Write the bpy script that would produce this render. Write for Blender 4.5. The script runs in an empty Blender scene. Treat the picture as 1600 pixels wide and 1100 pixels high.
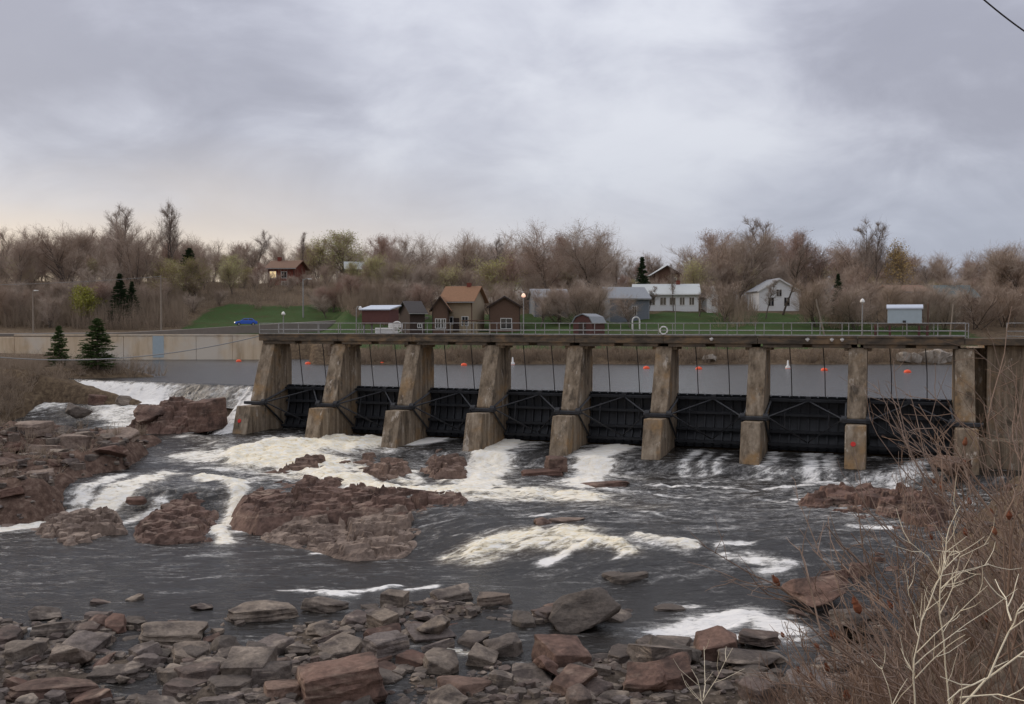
import bpy, bmesh, math, random
import numpy as np
from mathutils import Vector, Matrix

# ------------------------------------------------------------------ camera
F = 1620.0                                   # focal length in pixels of the 1600 px wide photograph
PITCH = math.atan((550 - 505) / F)
scene = bpy.context.scene
cam_d = bpy.data.cameras.new('camera'); cam = bpy.data.objects.new('camera', cam_d)
scene.collection.objects.link(cam)
cam_d.sensor_width = 36.0; cam_d.lens = F * 36.0 / 1600.0
cam_d.clip_start = 0.1; cam_d.clip_end = 9000
cam.location = (0, 0, 0); cam.rotation_euler = (math.pi / 2 - PITCH, 0, 0)
scene.camera = cam
scene.render.resolution_x = 1024; scene.render.resolution_y = 704

# ------------------------------------------------------------------ light
SUN_AZ, SUN_EL = math.radians(-58), math.radians(24)      # azimuth from the view axis, the sun is behind cloud at the left
world = bpy.data.worlds.new('World'); scene.world = world; world.use_nodes = True
sun_d = bpy.data.lights.new('sun', 'SUN'); sun = bpy.data.objects.new('sun', sun_d)
scene.collection.objects.link(sun)
sun_d.energy = 1.5; sun_d.angle = math.radians(25); sun_d.color = (1.0, 0.86, 0.70)
sdir = Vector((math.sin(SUN_AZ) * math.cos(SUN_EL), math.cos(SUN_AZ) * math.cos(SUN_EL), math.sin(SUN_EL)))
sun.rotation_euler = (-sdir).to_track_quat('-Z', 'Y').to_euler()
scene.view_settings.view_transform = 'Standard'; scene.view_settings.look = 'None'
scene.view_settings.gamma = 1.0; scene.view_settings.exposure = 0.0
scene.view_settings.use_curve_mapping = False

class NT:
    """small helper round a node tree"""
    def __init__(s, tree): s.t = tree; s.n = tree.nodes; s.l = tree.links; s.n.clear()
    def node(s, typ, **kw):
        o = s.n.new(typ); ins = kw.pop('ins', {})
        for k, v in kw.items(): setattr(o, k, v)
        for k, v in ins.items(): s.put(o.inputs[k], v)
        return o
    def put(s, sock, v):
        if isinstance(v, bpy.types.NodeSocket): s.l.new(v, sock)
        elif isinstance(v, bpy.types.Node): s.l.new(v.outputs[0], sock)
        else:
            if isinstance(v, (tuple, list)) and len(v) == 3 and sock.type == 'RGBA': v = (*v, 1)
            sock.default_value = v
    def math(s, op, a, b=0.0, c=0.0, clamp=False):
        o = s.n.new('ShaderNodeMath'); o.operation = op; o.use_clamp = clamp
        s.put(o.inputs[0], a); s.put(o.inputs[1], b)
        if op in ('MULTIPLY_ADD',): s.put(o.inputs[2], c)
        return o.outputs[0]
    def smooth(s, v, lo, hi, a=0.0, b=1.0):
        o = s.n.new('ShaderNodeMapRange'); o.interpolation_type = 'SMOOTHSTEP'
        s.put(o.inputs['Value'], v); s.put(o.inputs['From Min'], lo); s.put(o.inputs['From Max'], hi)
        s.put(o.inputs['To Min'], a); s.put(o.inputs['To Max'], b)
        return o.outputs['Result']
    def mix(s, fac, a, b, typ='MIX'):
        o = s.n.new('ShaderNodeMix'); o.data_type = 'RGBA'; o.blend_type = typ
        s.put(o.inputs['Factor'], fac); s.put(o.inputs['A'], a); s.put(o.inputs['B'], b)
        return o.outputs['Result']
    def noise(s, vec, scale, detail=4, rough=0.5, dist=0.0):
        o = s.n.new('ShaderNodeTexNoise'); s.put(o.inputs['Vector'], vec); s.put(o.inputs['Scale'], scale)
        s.put(o.inputs['Detail'], detail); s.put(o.inputs['Roughness'], rough); s.put(o.inputs['Distortion'], dist)
        return o.outputs['Fac']
    def mapping(s, vec, scale=(1, 1, 1), loc=(0, 0, 0), rot=(0, 0, 0)):
        o = s.n.new('ShaderNodeMapping'); s.put(o.inputs['Vector'], vec)
        o.inputs['Scale'].default_value = scale; o.inputs['Location'].default_value = loc; o.inputs['Rotation'].default_value = rot
        return o.outputs[0]

CLOUDS = [(-2, 17, 22, .055), (-23, 15, 18, -.048), (-14, 11.5, 9, -.03), (-5, 10.5, 9, -.035), (12, 12.5, 9, .03), (7, 9, 7, .025), (25, 16, 20, -.012), (17, 7, 12, -.015)]
def build_world():
    t = NT(world.node_tree)
    sky = t.node('ShaderNodeTexSky', sky_type='NISHITA', sun_disc=False)
    sky.sun_elevation = SUN_EL; sky.sun_rotation = SUN_AZ; sky.air_density = 1.2; sky.dust_density = 2.0
    nsky = t.mix(1.0, sky.outputs[0], (0.09, 0.09, 0.09), 'MULTIPLY')
    d = t.node('ShaderNodeTexCoord').outputs['Generated']
    sep = t.node('ShaderNodeSeparateXYZ', ins={0: d})
    x, y, z = sep.outputs
    zc = t.math('MAXIMUM', z, 0.0)
    k = t.math('ADD', zc, 0.45)
    pv = t.node('ShaderNodeCombineXYZ', ins={0: t.math('DIVIDE', x, k), 1: t.math('DIVIDE', y, k), 2: 0.0}).outputs[0]
    n1 = t.noise(t.mapping(pv, (1.5, 1.6, 1), (1.3, 4.1, 0), (0, 0, 0.35)), 1.0, 6, 0.50, 0.35)
    n2 = t.noise(t.mapping(pv, (4.2, 4.6, 1), (7.3, 2.4, 0), (0, 0, 0.3)), 1.0, 6, 0.55, 0.5)
    n3 = t.noise(t.mapping(d, (4.0, 4.0, 9.0), (0.3, 0, 0.8)), 1.0, 5, 0.55, 0.4)
    n = t.math('ADD', t.math('ADD', t.math('MULTIPLY', n1, 0.42), t.math('MULTIPLY', n2, 0.33)), t.math('MULTIPLY', n3, 0.25))
    n = t.math('MULTIPLY_ADD', zc, 0.10, n)                       # the layer thins towards the zenith
    # thicker and thinner parts of the layer, as bearings (degrees right of the view axis, degrees up), radius and amount
    wob = t.node('ShaderNodeTexNoise', ins={'Vector': d, 'Scale': 4.0, 'Detail': 4.0}).outputs['Color']
    dv = t.node('ShaderNodeVectorMath', operation='MULTIPLY_ADD', ins={0: wob, 1: (0.16, 0.16, 0.10), 2: d}).outputs[0]
    dv = t.node('ShaderNodeVectorMath', operation='ADD', ins={0: dv, 1: (-0.08, -0.08, -0.05)}).outputs[0]
    dv = t.node('ShaderNodeVectorMath', operation='NORMALIZE', ins={0: dv}).outputs[0]
    for ba, be, br, am in CLOUDS:
        ba, be = math.radians(ba), math.radians(be)
        c = (math.sin(ba)*math.cos(be), math.cos(ba)*math.cos(be), math.sin(be))
        dt = t.node('ShaderNodeVectorMath', operation='DOT_PRODUCT', ins={0: dv, 1: c}).outputs['Value']
        n = t.math('MULTIPLY_ADD', t.smooth(dt, math.cos(math.radians(br)), 1.0), am, n)
    ramp = t.node('ShaderNodeValToRGB', ins={0: n}); cr = ramp.color_ramp; cr.interpolation = 'B_SPLINE'
    cr.elements[0].position = 0.41; cr.elements[0].color = (0.285, 0.29, 0.35, 1)
    cr.elements[1].position = 0.64; cr.elements[1].color = (0.62, 0.635, 0.69, 1)
    e = cr.elements.new(0.52); e.color = (0.43, 0.44, 0.515, 1)
    cloud = ramp.outputs[0]
    # thin evening light under the edge of the cloud, low towards the sun; bluer air low on the other side
    az = t.math('ARCTAN2', x, y)
    west = t.smooth(az, 0.34, -0.50)
    low = t.smooth(z, 0.20, 0.03)
    lown = t.smooth(t.math('MULTIPLY_ADD', t.math('SUBTRACT', n3, 0.5), 0.10, z), 0.19, 0.045)
    base = t.mix(t.math('MULTIPLY', low, 0.55), cloud, (0.395, 0.44, 0.54))
    glow = t.mix(t.smooth(z, 0.02, 0.13), (0.90, 0.73, 0.53), (0.62, 0.56, 0.525))
    col = t.mix(t.math('MULTIPLY', t.math('MULTIPLY', west, lown), 0.95), base, glow)
    col = t.mix(0.08, col, nsky)
    bg = t.node('ShaderNodeBackground', ins={'Color': col, 'Strength': t.math('MULTIPLY_ADD', zc, 0.75, 1.13)})   # an overcast sky brightens towards the zenith
    out = t.node('ShaderNodeOutputWorld'); t.l.new(bg.outputs[0], out.inputs[0])
build_world()

# ------------------------------------------------------------------ geometry helpers
random.seed(7); rng = np.random.default_rng(11)
col = scene.collection
CP, SP = math.cos(PITCH), math.sin(PITCH)
def ray(px, py):
    u = (px - 800) / F; v = (550 - py) / F
    return u, CP + v * SP, -SP + v * CP
def at_z(px, py, z):
    x, y, w = ray(px, py); t = z / w
    return Vector((x * t, y * t, z))
def at_Y(px, py, Y):
    x, y, w = ray(px, py); t = Y / y
    return Vector((x * t, Y, w * t))

def tag(o, label, cat, group=None, kind=None):
    o['label'] = label; o['category'] = cat
    if group: o['group'] = group
    if kind: o['kind'] = kind
    return o
def mesh_from(name, v, f, mat=None, smooth=False):
    me = bpy.data.meshes.new(name); me.from_pydata([tuple(p) for p in v], [], f); me.update()
    if mat: me.materials.append(mat)
    if smooth: me.polygons.foreach_set('use_smooth', [True] * len(me.polygons))
    return me
def link(name, me, parent=None, loc=None, rz=0.0):
    o = bpy.data.objects.new(name, me); col.objects.link(o)
    if parent: o.parent = parent
    if loc is not None: o.location = loc
    if rz: o.rotation_euler = (0, 0, rz)
    return o
def empty(name, loc, rz=0.0): return link(name, None, None, loc, rz)
def copy_tree(o, parent=None):
    c = o.copy(); col.objects.link(c); c.parent = parent
    for ch in list(o.children): copy_tree(ch, c)
    return c

class MB:
    def __init__(s): s.v = []; s.f = []
    def add(s, v, f):
        n = len(s.v); s.v += [tuple(p) for p in v]; s.f += [tuple(i + n for i in q) for q in f]; return s
    def box(s, x0, x1, y0, y1, z0, z1):
        return s.add([(x0,y0,z0),(x1,y0,z0),(x1,y1,z0),(x0,y1,z0),(x0,y0,z1),(x1,y0,z1),(x1,y1,z1),(x0,y1,z1)],
                     [(0,3,2,1),(4,5,6,7),(0,1,5,4),(1,2,6,5),(2,3,7,6),(3,0,4,7)])
    def prism(s, prof, x0, x1, ax='x'):
        """profile of (p,q) points swept along an axis: x -> (y,z), y -> (x,z)"""
        n = len(prof)
        if ax == 'x': v = [(x0, p, q) for p, q in prof] + [(x1, p, q) for p, q in prof]
        else: v = [(p, x0, q) for p, q in prof] + [(p, x1, q) for p, q in prof]
        f = [tuple(range(n))[::-1], tuple(range(n, 2 * n))] + [(i, (i + 1) % n, n + (i + 1) % n, n + i) for i in range(n)]
        return s.add(v, f)
    def tube(s, pts, rad, n=6, cap=True):
        pts = [Vector(p) for p in pts]
        if not isinstance(rad, (list, tuple)): rad = [rad] * len(pts)
        v = []; up = Vector((0.13, 0.31, 0.94))
        for i, p in enumerate(pts):
            a = pts[min(i + 1, len(pts) - 1)] - pts[max(i - 1, 0)]
            a = a.normalized() if a.length > 1e-9 else Vector((0, 0, 1))
            r = up if abs(a.dot(up)) < 0.95 else Vector((1, 0, 0))
            b = a.cross(r).normalized(); c = a.cross(b)
            for k in range(n):
                t = 2 * math.pi * k / n
                v.append(p + (b * math.cos(t) + c * math.sin(t)) * rad[i])
        f = []
        for i in range(len(pts) - 1):
            for k in range(n):
                f.append((i*n+k, i*n+(k+1)%n, (i+1)*n+(k+1)%n, (i+1)*n+k))
        if cap and n > 2:
            f.append(tuple(range(n))[::-1]); f.append(tuple(range((len(pts)-1)*n, len(pts)*n)))
        return s.add(v, f)
    def lathe(s, prof, n=12, c=(0, 0, 0)):
        v = []; m = len(prof)
        for r, z in prof:
            for k in range(n):
                t = 2 * math.pi * k / n; v.append((c[0] + r*math.cos(t), c[1] + r*math.sin(t), c[2] + z))
        f = [(i*n+k, i*n+(k+1)%n, (i+1)*n+(k+1)%n, (i+1)*n+k) for i in range(m-1) for k in range(n)]
        f.append(tuple(range(n))[::-1]); f.append(tuple(range((m-1)*n, m*n)))
        return s.add(v, f)
    def mesh(s, name, mat, smooth=False): return mesh_from(name, s.v, s.f, mat, smooth)
    def build(s, name, mat, parent=None, loc=None, rz=0.0, smooth=False, bevel=0.0):
        o = link(name, s.mesh(name, mat, smooth), parent, loc, rz)
        if bevel:
            m = o.modifiers.new('worn edges', 'BEVEL'); m.width = bevel; m.segments = 2; m.limit_method = 'ANGLE'
        return o

# value noise on arrays
def _hash(ix, iy, seed):
    h = (ix.astype(np.int64) * 374761393 + iy.astype(np.int64) * 668265263 + seed * 1442695041) & 0xffffffff
    h = ((h ^ (h >> 13)) * 1274126177) & 0xffffffff
    return ((h ^ (h >> 16)) & 0xffff) / 65535.0
def vnoise(x, y, seed=0):
    x = np.asarray(x, float); y = np.asarray(y, float)
    ix = np.floor(x); iy = np.floor(y); fx = x - ix; fy = y - iy
    fx = fx*fx*fx*(fx*(fx*6-15)+10); fy = fy*fy*fy*(fy*(fy*6-15)+10)
    a = _hash(ix, iy, seed); b = _hash(ix+1, iy, seed); c = _hash(ix, iy+1, seed); d = _hash(ix+1, iy+1, seed)
    return (a*(1-fx)+b*fx)*(1-fy) + (c*(1-fx)+d*fx)*fy
def fbm(x, y, seed=0, oct=4, gain=0.5):
    s = 0; a = 1.0; tot = 0
    for i in range(oct):
        s = s + a * vnoise(x * 2**i + 17.3*i, y * 2**i - 9.1*i, seed + i); tot += a; a *= gain
    return s / tot - 0.5
def cells(x, y, seed):
    """nearest jittered cell: (gap to the next cell, centre x, centre y, id number 0..1)"""
    ix = np.floor(x); iy = np.floor(y); d1 = np.full(x.shape, 1e9); d2 = d1.copy(); cx = x*0; cy = x*0; cid = x*0
    for dx in (-1, 0, 1):
        for dy in (-1, 0, 1):
            jx, jy = ix + dx, iy + dy; px = jx + _hash(jx, jy, seed); py = jy + _hash(jx, jy, seed + 7); d = np.hypot(x - px, y - py)
            nearer = d < d1; d2 = np.where(nearer, d1, np.minimum(d2, d)); cx = np.where(nearer, px, cx); cy = np.where(nearer, py, cy)
            cid = np.where(nearer, _hash(jx, jy, seed + 13), cid); d1 = np.where(nearer, d, d1)
    return d2 - d1, cx, cy, cid
def S(x, lo, hi):
    t = np.clip((np.asarray(x, float) - lo) / (hi - lo), 0, 1); return t*t*(3-2*t)

# ------------------------------------------------------------------ the dam's own frame: a along it (to the right), b upstream
Y1 = 83.6
P1 = Vector((-380.0 / F * Y1, Y1, 0)); TH = math.radians(20.0); BAY = 6.44
EA = Vector((math.cos(TH), -math.sin(TH), 0)); NB = Vector((math.sin(TH), math.cos(TH), 0))
def dam(a, b, z=0.0): return P1 + EA * a + NB * b + Vector((0, 0, z))
def to_ab(X, Y):
    dx = X - P1.x; dy = Y - P1.y
    return dx*EA.x + dy*EA.y, dx*NB.x + dy*NB.y
HEAD = -5.2; POOL = -9.8; LOW = -11.2; GATE_TOP = -5.0; GATE_BOT = -8.7; TRUN = -6.2; TRUN_B = -1.9; GR = 3.9
DECK_TOP = -0.98; DECK_BOT = -1.62
def weir_b(a): return 2.0 + 3.0 * np.clip(-np.asarray(a, float) / 25.0, 0, 1.4)

DROP_X = [-60, -29, -27.2, -15.2, -8, -1.8, 4.9, 7.8, 11.9, 40]
DROP_Y = [56, 58.5, 62.9, 61.7, 55, 48.4, 44.4, 43.6, 42.8, 42]
def water_level(X, Y):
    """mean height of the water below the dam"""
    X = np.asarray(X, float); Y = np.asarray(Y, float); a, b = to_ab(X, Y)
    U = POOL + 1.3 * S(a, 20, 2) * S(b, -15, -4)
    apron = -8.78 - 0.05 * (0.8 - b)
    W = U + (np.maximum(apron, U) - U) * S(b, -5.3, -4.5) * S(a, 9, 14)
    side = np.interp(b, [-15, -8, -4, -1, 1.0, 3.5], [POOL, -9.15, -8.75, -8.2, -7.2, -6.95])
    chute = np.interp(b, [-15, -8, -4, 3], [POOL, -9.1, -8.5, -8.3])
    left = side + (chute - side) * S(a, -10, -4)
    W = W + (left - W) * S(a, 0.5, -0.8)
    yd = np.interp(X, DROP_X, DROP_Y)
    wide = S(X, -14, -6)
    low = S(Y, yd + 0.3 + 4.5*wide, yd - 2.4 - 0.4*wide)
    W = W + (LOW - np.minimum(W, POOL)) * low * (W < -9.0)
    return W
def shore_far(X):
    X = np.asarray(X, float)
    return 131 + 20 * S(X, -25, -30) + 2.0 * fbm(X * 0.1, X * 0 + 3, 5)
def ground_z(X, Y):
    X = np.asarray(X, float); Y = np.asarray(Y, float); a, b = to_ab(X, Y)
    W = water_level(X, Y)
    n_big = fbm(X*0.12, Y*0.12, 31, 4); n_mid = fbm(X*0.45, Y*0.45, 32, 4); n_fin = fbm(X*1.4, Y*1.4, 33, 3)
    # below the dam
    bed = W - 0.75 + 0.5 * n_mid
    near = -11.36 + 0.035*np.clip(38.0 - Y, -40, 12) + 0.75*n_mid + 0.3*n_fin - 1.2*S(Y, 39.5, 44) \
           + 0.45*np.exp(-((X+1.5)/5)**2 - ((Y-42)/2.5)**2) - 0.55*np.exp(-((X-2.2)/3.2)**2 - ((Y-36.6)/1.7)**2) - 0.6*np.exp(-((X-7.9)/3.2)**2 - ((Y-38.3)/1.7)**2)
    front = np.minimum(-1.75, -11.4 + 0.43*(26.5 - Y)) + 0.25*n_mid
    xb = np.interp(Y, [0, 10, 20, 30, 38, 47, 60, 70], [-3, -2, 3.2, 10.6, 14.2, 18.0, 26.5, 32])
    right = np.minimum(-1.7, -11.4 + 0.74*(X - xb) + 1.2*n_mid + 0.3*n_fin)
    right = right + (np.minimum(right, -9.9 + 0.42*(X - xb) + 1.0*n_mid) - right)*S(Y, 36, 46)
    lx = -26.5 + 2.5*n_big
    q = (3.2*fbm(X*0.22, Y*0.30, 61, 4) + 0.05*(X + 26) - 0.03*Y)*3.0
    terr = (np.floor(q) + S(q - np.floor(q), 0.62, 0.98))/3.0
    leftb = -9.55 + 0.09*(lx - X) + 0.05*(Y-60) + 0.75*(terr + 0.03*Y - 0.05*(X + 26)) + 0.5*n_mid + 0.35*n_fin
    leftb = leftb - 3*S(X, lx - 1, lx + 1.5) - 3*S(Y, 58.5, 55.5) - 2.2*S(Y, 77.5, 82)*S(X, -48, -43)
    leftb = np.where(X < -44, np.maximum(leftb, -7.5 + 0.25*(-44 - X)), leftb)
    down = np.maximum.reduce([bed, near, front, right, leftb])
    # above the dam: river bed, left spit and the far shore climbing to the houses
    lb = -41.0 - 0.42*(Y - 95) + 9.5*np.exp(-((Y-101)/2.6)**2)
    spit = HEAD + np.clip((lb - X)*0.25, -3, 0.9) + 0.5*n_mid
    ys = shore_far(X); d = Y - ys
    bank = np.interp(d, [-6, 0, 2.5, 7, 30, 55, 110, 170, 400, 3000], [-8, -5.25, -4.2, -3.1, -1.0, 2.2, 4.5, 6, 8, 12])
    hill = np.interp(d, [-6, 0, 2.0, 12, 22, 32, 52, 66, 110, 400, 3000], [-8, -5.3, -2.2, -0.9, 0.9, 3.2, 6.6, 8.6, 8.0, 9, 12])
    wleft = S(X, -18, -30)
    farb = bank + (hill - bank)*wleft
    farb = farb + 1.2*n_big*S(d, 8, 16) + 4.0*np.exp(-((X-31)/14)**2 - ((Y-236)/22)**2)
    up = np.maximum.reduce([np.full_like(X, -8.0), spit, farb])
    up = np.where(a > 58, np.maximum(up, HEAD + 0.4*(a-58)), up)
    left_join = S(X, -44, -49)
    t = S(b, 1.0, 2.2)
    z = down*(1-t) + up*t
    # land to the left of the weir
    z = np.where((a < -24.5) & (b < 8) & (b > -4), np.maximum(z, -4.95 - 0.35*np.clip(2 - b, 0, 6) - 1.2*S(a, -27.5, -24.5) + 0.8*n_mid), z)
    return z
def gz(x, y): return float(ground_z(np.array([x]), np.array([y]))[0])

# ------------------------------------------------------------------ materials
MATS = {}
def material(name):
    m = bpy.data.materials.new(name); m.use_nodes = True; MATS[name] = m
    return m, NT(m.node_tree)
def finish(t, color, rough=0.85, bump=None, bstr=0.3, bdist=0.05, spec=0.3, metal=0.0, **kw):
    p = t.node('ShaderNodeBsdfPrincipled')
    t.put(p.inputs['Base Color'], color); t.put(p.inputs['Roughness'], rough); t.put(p.inputs['Metallic'], metal)
    t.put(p.inputs['Specular IOR Level'], spec)
    for k, v in kw.items(): t.put(p.inputs[k.replace('_', ' ')], v)
    if bump is not None:
        b = t.node('ShaderNodeBump', ins={'Height': bump, 'Strength': bstr, 'Distance': bdist})
        t.l.new(b.outputs[0], p.inputs['Normal'])
    o = t.node('ShaderNodeOutputMaterial'); t.l.new(p.outputs[0], o.inputs[0])
    return p
def pos(t): return t.node('ShaderNodeNewGeometry').outputs['Position']
def ramp(t, fac, stops, interp='LINEAR'):
    r = t.node('ShaderNodeValToRGB', ins={0: fac}); c = r.color_ramp; c.interpolation = interp
    while len(c.elements) < len(stops): c.elements.new(0.5)
    for e, (p, q) in zip(c.elements, stops): e.position = p; e.color = (*q, 1)
    return r.outputs[0]
def plain(name, c, rough=0.7, var=0.25, scale=3.0, metal=0.0, spec=0.3, objrand=0.0):
    m, t = material(name); P = pos(t)
    n = t.noise(P, scale, 4, 0.6)
    k = t.math('MULTIPLY_ADD', t.math('SUBTRACT', n, 0.5), 2*var, 1.0)
    if objrand:
        r = t.node('ShaderNodeObjectInfo').outputs['Random']
        k = t.math('MULTIPLY', k, t.math('MULTIPLY_ADD', r, objrand, 1 - objrand/2))
    finish(t, t.mix(1.0, c, t.node('ShaderNodeCombineXYZ', ins={0: k, 1: k, 2: k}).outputs[0], 'MULTIPLY'), rough, n, 0.15, 0.03, spec, metal)
    return m

def make_materials():
    # weathered concrete of the dam: brown algae streaks, pale spalls
    m, t = material('concrete'); P = pos(t)
    st = t.noise(t.mapping(P, (2.6, 2.6, 0.22)), 1.0, 5, 0.6, 0.2); bl = t.noise(P, 0.55, 5, 0.6); fi = t.noise(P, 5.0, 5, 0.65)
    c = ramp(t, st, [(0.30, (0.095, 0.072, 0.050)), (0.47, (0.225, 0.172, 0.118)), (0.62, (0.315, 0.25, 0.178)), (0.8, (0.44, 0.37, 0.285))])
    c = t.mix(t.smooth(bl, 0.5, 0.72), c, (0.30, 0.19, 0.095))
    c = t.mix(t.smooth(t.noise(t.mapping(P, (1.7, 1.7, 0.6), (4, 2, 1)), 1.0, 5, 0.7), 0.585, 0.66), c, (0.44, 0.375, 0.30))
    c = t.mix(t.smooth(t.noise(t.mapping(P, (1.2, 1.2, 0.5), (9, 2, 7)), 1.0, 6, 0.65), 0.53, 0.68, 0, 0.85), c, (0.075, 0.060, 0.045))
    k = t.math('MULTIPLY_ADD', fi, 0.7, 0.65)
    c = t.mix(1.0, c, t.node('ShaderNodeCombineXYZ', ins={0: k, 1: k, 2: k}).outputs[0], 'MULTIPLY')
    finish(t, c, 0.92, t.math('ADD', fi, t.math('MULTIPLY', bl, 0.6)), 0.6, 0.05, 0.15)
    m, t = material('deck_concrete'); P = pos(t)
    st = t.noise(t.mapping(P, (0.9, 0.9, 2.0)), 1.0, 5, 0.65); fi = t.noise(P, 4.0, 4, 0.6)
    c = ramp(t, st, [(0.3, (0.05, 0.042, 0.034)), (0.5, (0.115, 0.09, 0.066)), (0.64, (0.20, 0.135, 0.08)), (0.8, (0.27, 0.19, 0.12))])
    finish(t, c, 0.92, fi, 0.5, 0.04, 0.15)
    m, t = material('wall_concrete'); P = pos(t)
    st = t.noise(t.mapping(P, (0.9, 0.9, 0.15)), 1.0, 5, 0.6); bl = t.noise(P, 0.16, 4, 0.6); fi = t.noise(P, 2.0, 5, 0.65)
    c = ramp(t, st, [(0.3, (0.48, 0.355, 0.225)), (0.5, (0.66, 0.515, 0.35)), (0.7, (0.74, 0.61, 0.44))])
    c = t.mix(t.smooth(bl, 0.42, 0.62), c, (0.68, 0.60, 0.49))
    finish(t, c, 0.9, fi, 0.4, 0.05, 0.15)
    m, t = material('gate_steel'); P = pos(t)
    n = t.noise(t.mapping(P, (1.5, 1.5, 0.5)), 1.0, 5, 0.6)
    finish(t, ramp(t, n, [(0.35, (0.010, 0.011, 0.013)), (0.6, (0.020, 0.021, 0.024)), (0.8, (0.032, 0.026, 0.021))]), 0.55, n, 0.2, 0.03, 0.4)
    m, t = material('arm_steel'); P = pos(t); n = t.noise(P, 2.0, 4, 0.6)
    finish(t, ramp(t, n, [(0.35, (0.018, 0.019, 0.022)), (0.7, (0.048, 0.046, 0.046))]), 0.6, n, 0.2, 0.02, 0.4)
    m, t = material('galvanised'); P = pos(t); n = t.noise(P, 6.0, 3, 0.6)
    finish(t, ramp(t, n, [(0.3, (0.22, 0.21, 0.195)), (0.7, (0.38, 0.37, 0.355))]), 0.5, n, 0.1, 0.01, 0.4, 0.25)
    # rocks: each object has its own tint
    def rock(name, stops, mott, dust, sc, island=False):
        m, t = material(name); P = pos(t)
        r = t.node('ShaderNodeNewGeometry').outputs['Random Per Island'] if island else t.node('ShaderNodeObjectInfo').outputs['Random']
        n1 = t.noise(P, sc, 6, 0.65, 0.3); n2 = t.noise(P, sc*7, 7, 0.7); n3 = t.noise(t.mapping(P, (sc*0.6, sc*0.6, sc*4)), 1.0, 4, 0.6, 0.5)
        c = ramp(t, r, stops)
        c = t.mix(t.smooth(n1, 0.42, 0.68), c, mott)
        c = t.mix(t.smooth(n3, 0.52, 0.70, 0, 0.6), c, dust)
        k = t.math('MULTIPLY_ADD', n2, 1.7, 0.15)
        c = t.mix(1.0, c, t.node('ShaderNodeCombineXYZ', ins={0: k, 1: k, 2: k}).outputs[0], 'MULTIPLY')
        h = t.math('ADD', t.math('MULTIPLY', n1, 0.8), t.math('MULTIPLY', n2, 0.35))
        finish(t, c, 0.88, t.math('ADD', h, t.math('MULTIPLY', n3, 0.4)), 0.75, 0.12, 0.2)
    rock('rock_grey', [(0.0, (0.095, 0.077, 0.065)), (0.3, (0.155, 0.128, 0.106)), (0.55, (0.225, 0.18, 0.138)), (0.75, (0.115, 0.082, 0.068)), (1.0, (0.175, 0.148, 0.132))], (0.075, 0.060, 0.052), (0.38, 0.31, 0.245), 1.2)
    rock('rock_rubble', [(0.0, (0.095, 0.077, 0.065)), (0.3, (0.155, 0.128, 0.106)), (0.55, (0.225, 0.18, 0.138)), (0.75, (0.115, 0.082, 0.068)), (1.0, (0.175, 0.148, 0.132))], (0.075, 0.060, 0.052), (0.38, 0.31, 0.245), 1.2, True)
    rock('rock_red', [(0.0, (0.125, 0.072, 0.054)), (0.4, (0.18, 0.110, 0.083)), (0.7, (0.145, 0.095, 0.074)), (1.0, (0.22, 0.148, 0.110))], (0.070, 0.045, 0.036), (0.33, 0.245, 0.185), 0.8)
    rock('rock_dark', [(0.0, (0.105, 0.088, 0.072)), (1.0, (0.12, 0.098, 0.082))], (0.07, 0.057, 0.047), (0.17, 0.14, 0.112), 1.0)
    rock('rock_tan', [(0.0, (0.245, 0.185, 0.145)), (1.0, (0.215, 0.16, 0.125))], (0.12, 0.086, 0.068), (0.37, 0.29, 0.23), 0.7)
    rock('rock_pale', [(0.0, (0.36, 0.31, 0.25)), (1.0, (0.45, 0.40, 0.34))], (0.25, 0.21, 0.17), (0.42, 0.37, 0.30), 0.8)
    # ground: earth and stones below, grass on the far bank (attribute grass), dry leaves
    m, t = material('ground'); P = pos(t)
    g = t.node('ShaderNodeAttribute', attribute_name='grass').outputs['Fac']
    br = t.node('ShaderNodeAttribute', attribute_name='brush').outputs['Fac']
    n1 = t.noise(P, 0.35, 6, 0.65); n2 = t.noise(P, 2.5, 6, 0.7); n3 = t.noise(P, 9.0, 4, 0.7)
    earth = ramp(t, n2, [(0.3, (0.045, 0.034, 0.026)), (0.5, (0.092, 0.072, 0.055)), (0.7, (0.17, 0.135, 0.105))])
    dry = ramp(t, n2, [(0.3, (0.060, 0.042, 0.028)), (0.5, (0.125, 0.088, 0.056)), (0.7, (0.21, 0.155, 0.095))])
    earth = t.mix(br, earth, dry)
    rk = t.node('ShaderNodeAttribute', attribute_name='rocky').outputs['Fac']
    red = ramp(t, n2, [(0.3, (0.058, 0.037, 0.028)), (0.5, (0.125, 0.080, 0.060)), (0.7, (0.23, 0.165, 0.125))])
    earth = t.mix(rk, earth, red)
    grass = ramp(t, t.math('ADD', t.math('MULTIPLY', n1, 0.6), t.math('MULTIPLY', n2, 0.4)), [(0.32, (0.075, 0.060, 0.030)), (0.46, (0.050, 0.072, 0.022)), (0.56, (0.046, 0.082, 0.024)), (0.68, (0.105, 0.092, 0.045))])
    gm = t.smooth(t.math('MULTIPLY_ADD', t.math('SUBTRACT', n1, 0.5), 0.9, g), 0.35, 0.6)
    finish(t, t.mix(gm, earth, grass), 0.95, t.math('ADD', n2, t.math('MULTIPLY', n3, 0.5)), 0.7, 0.12, 0.1)
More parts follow.
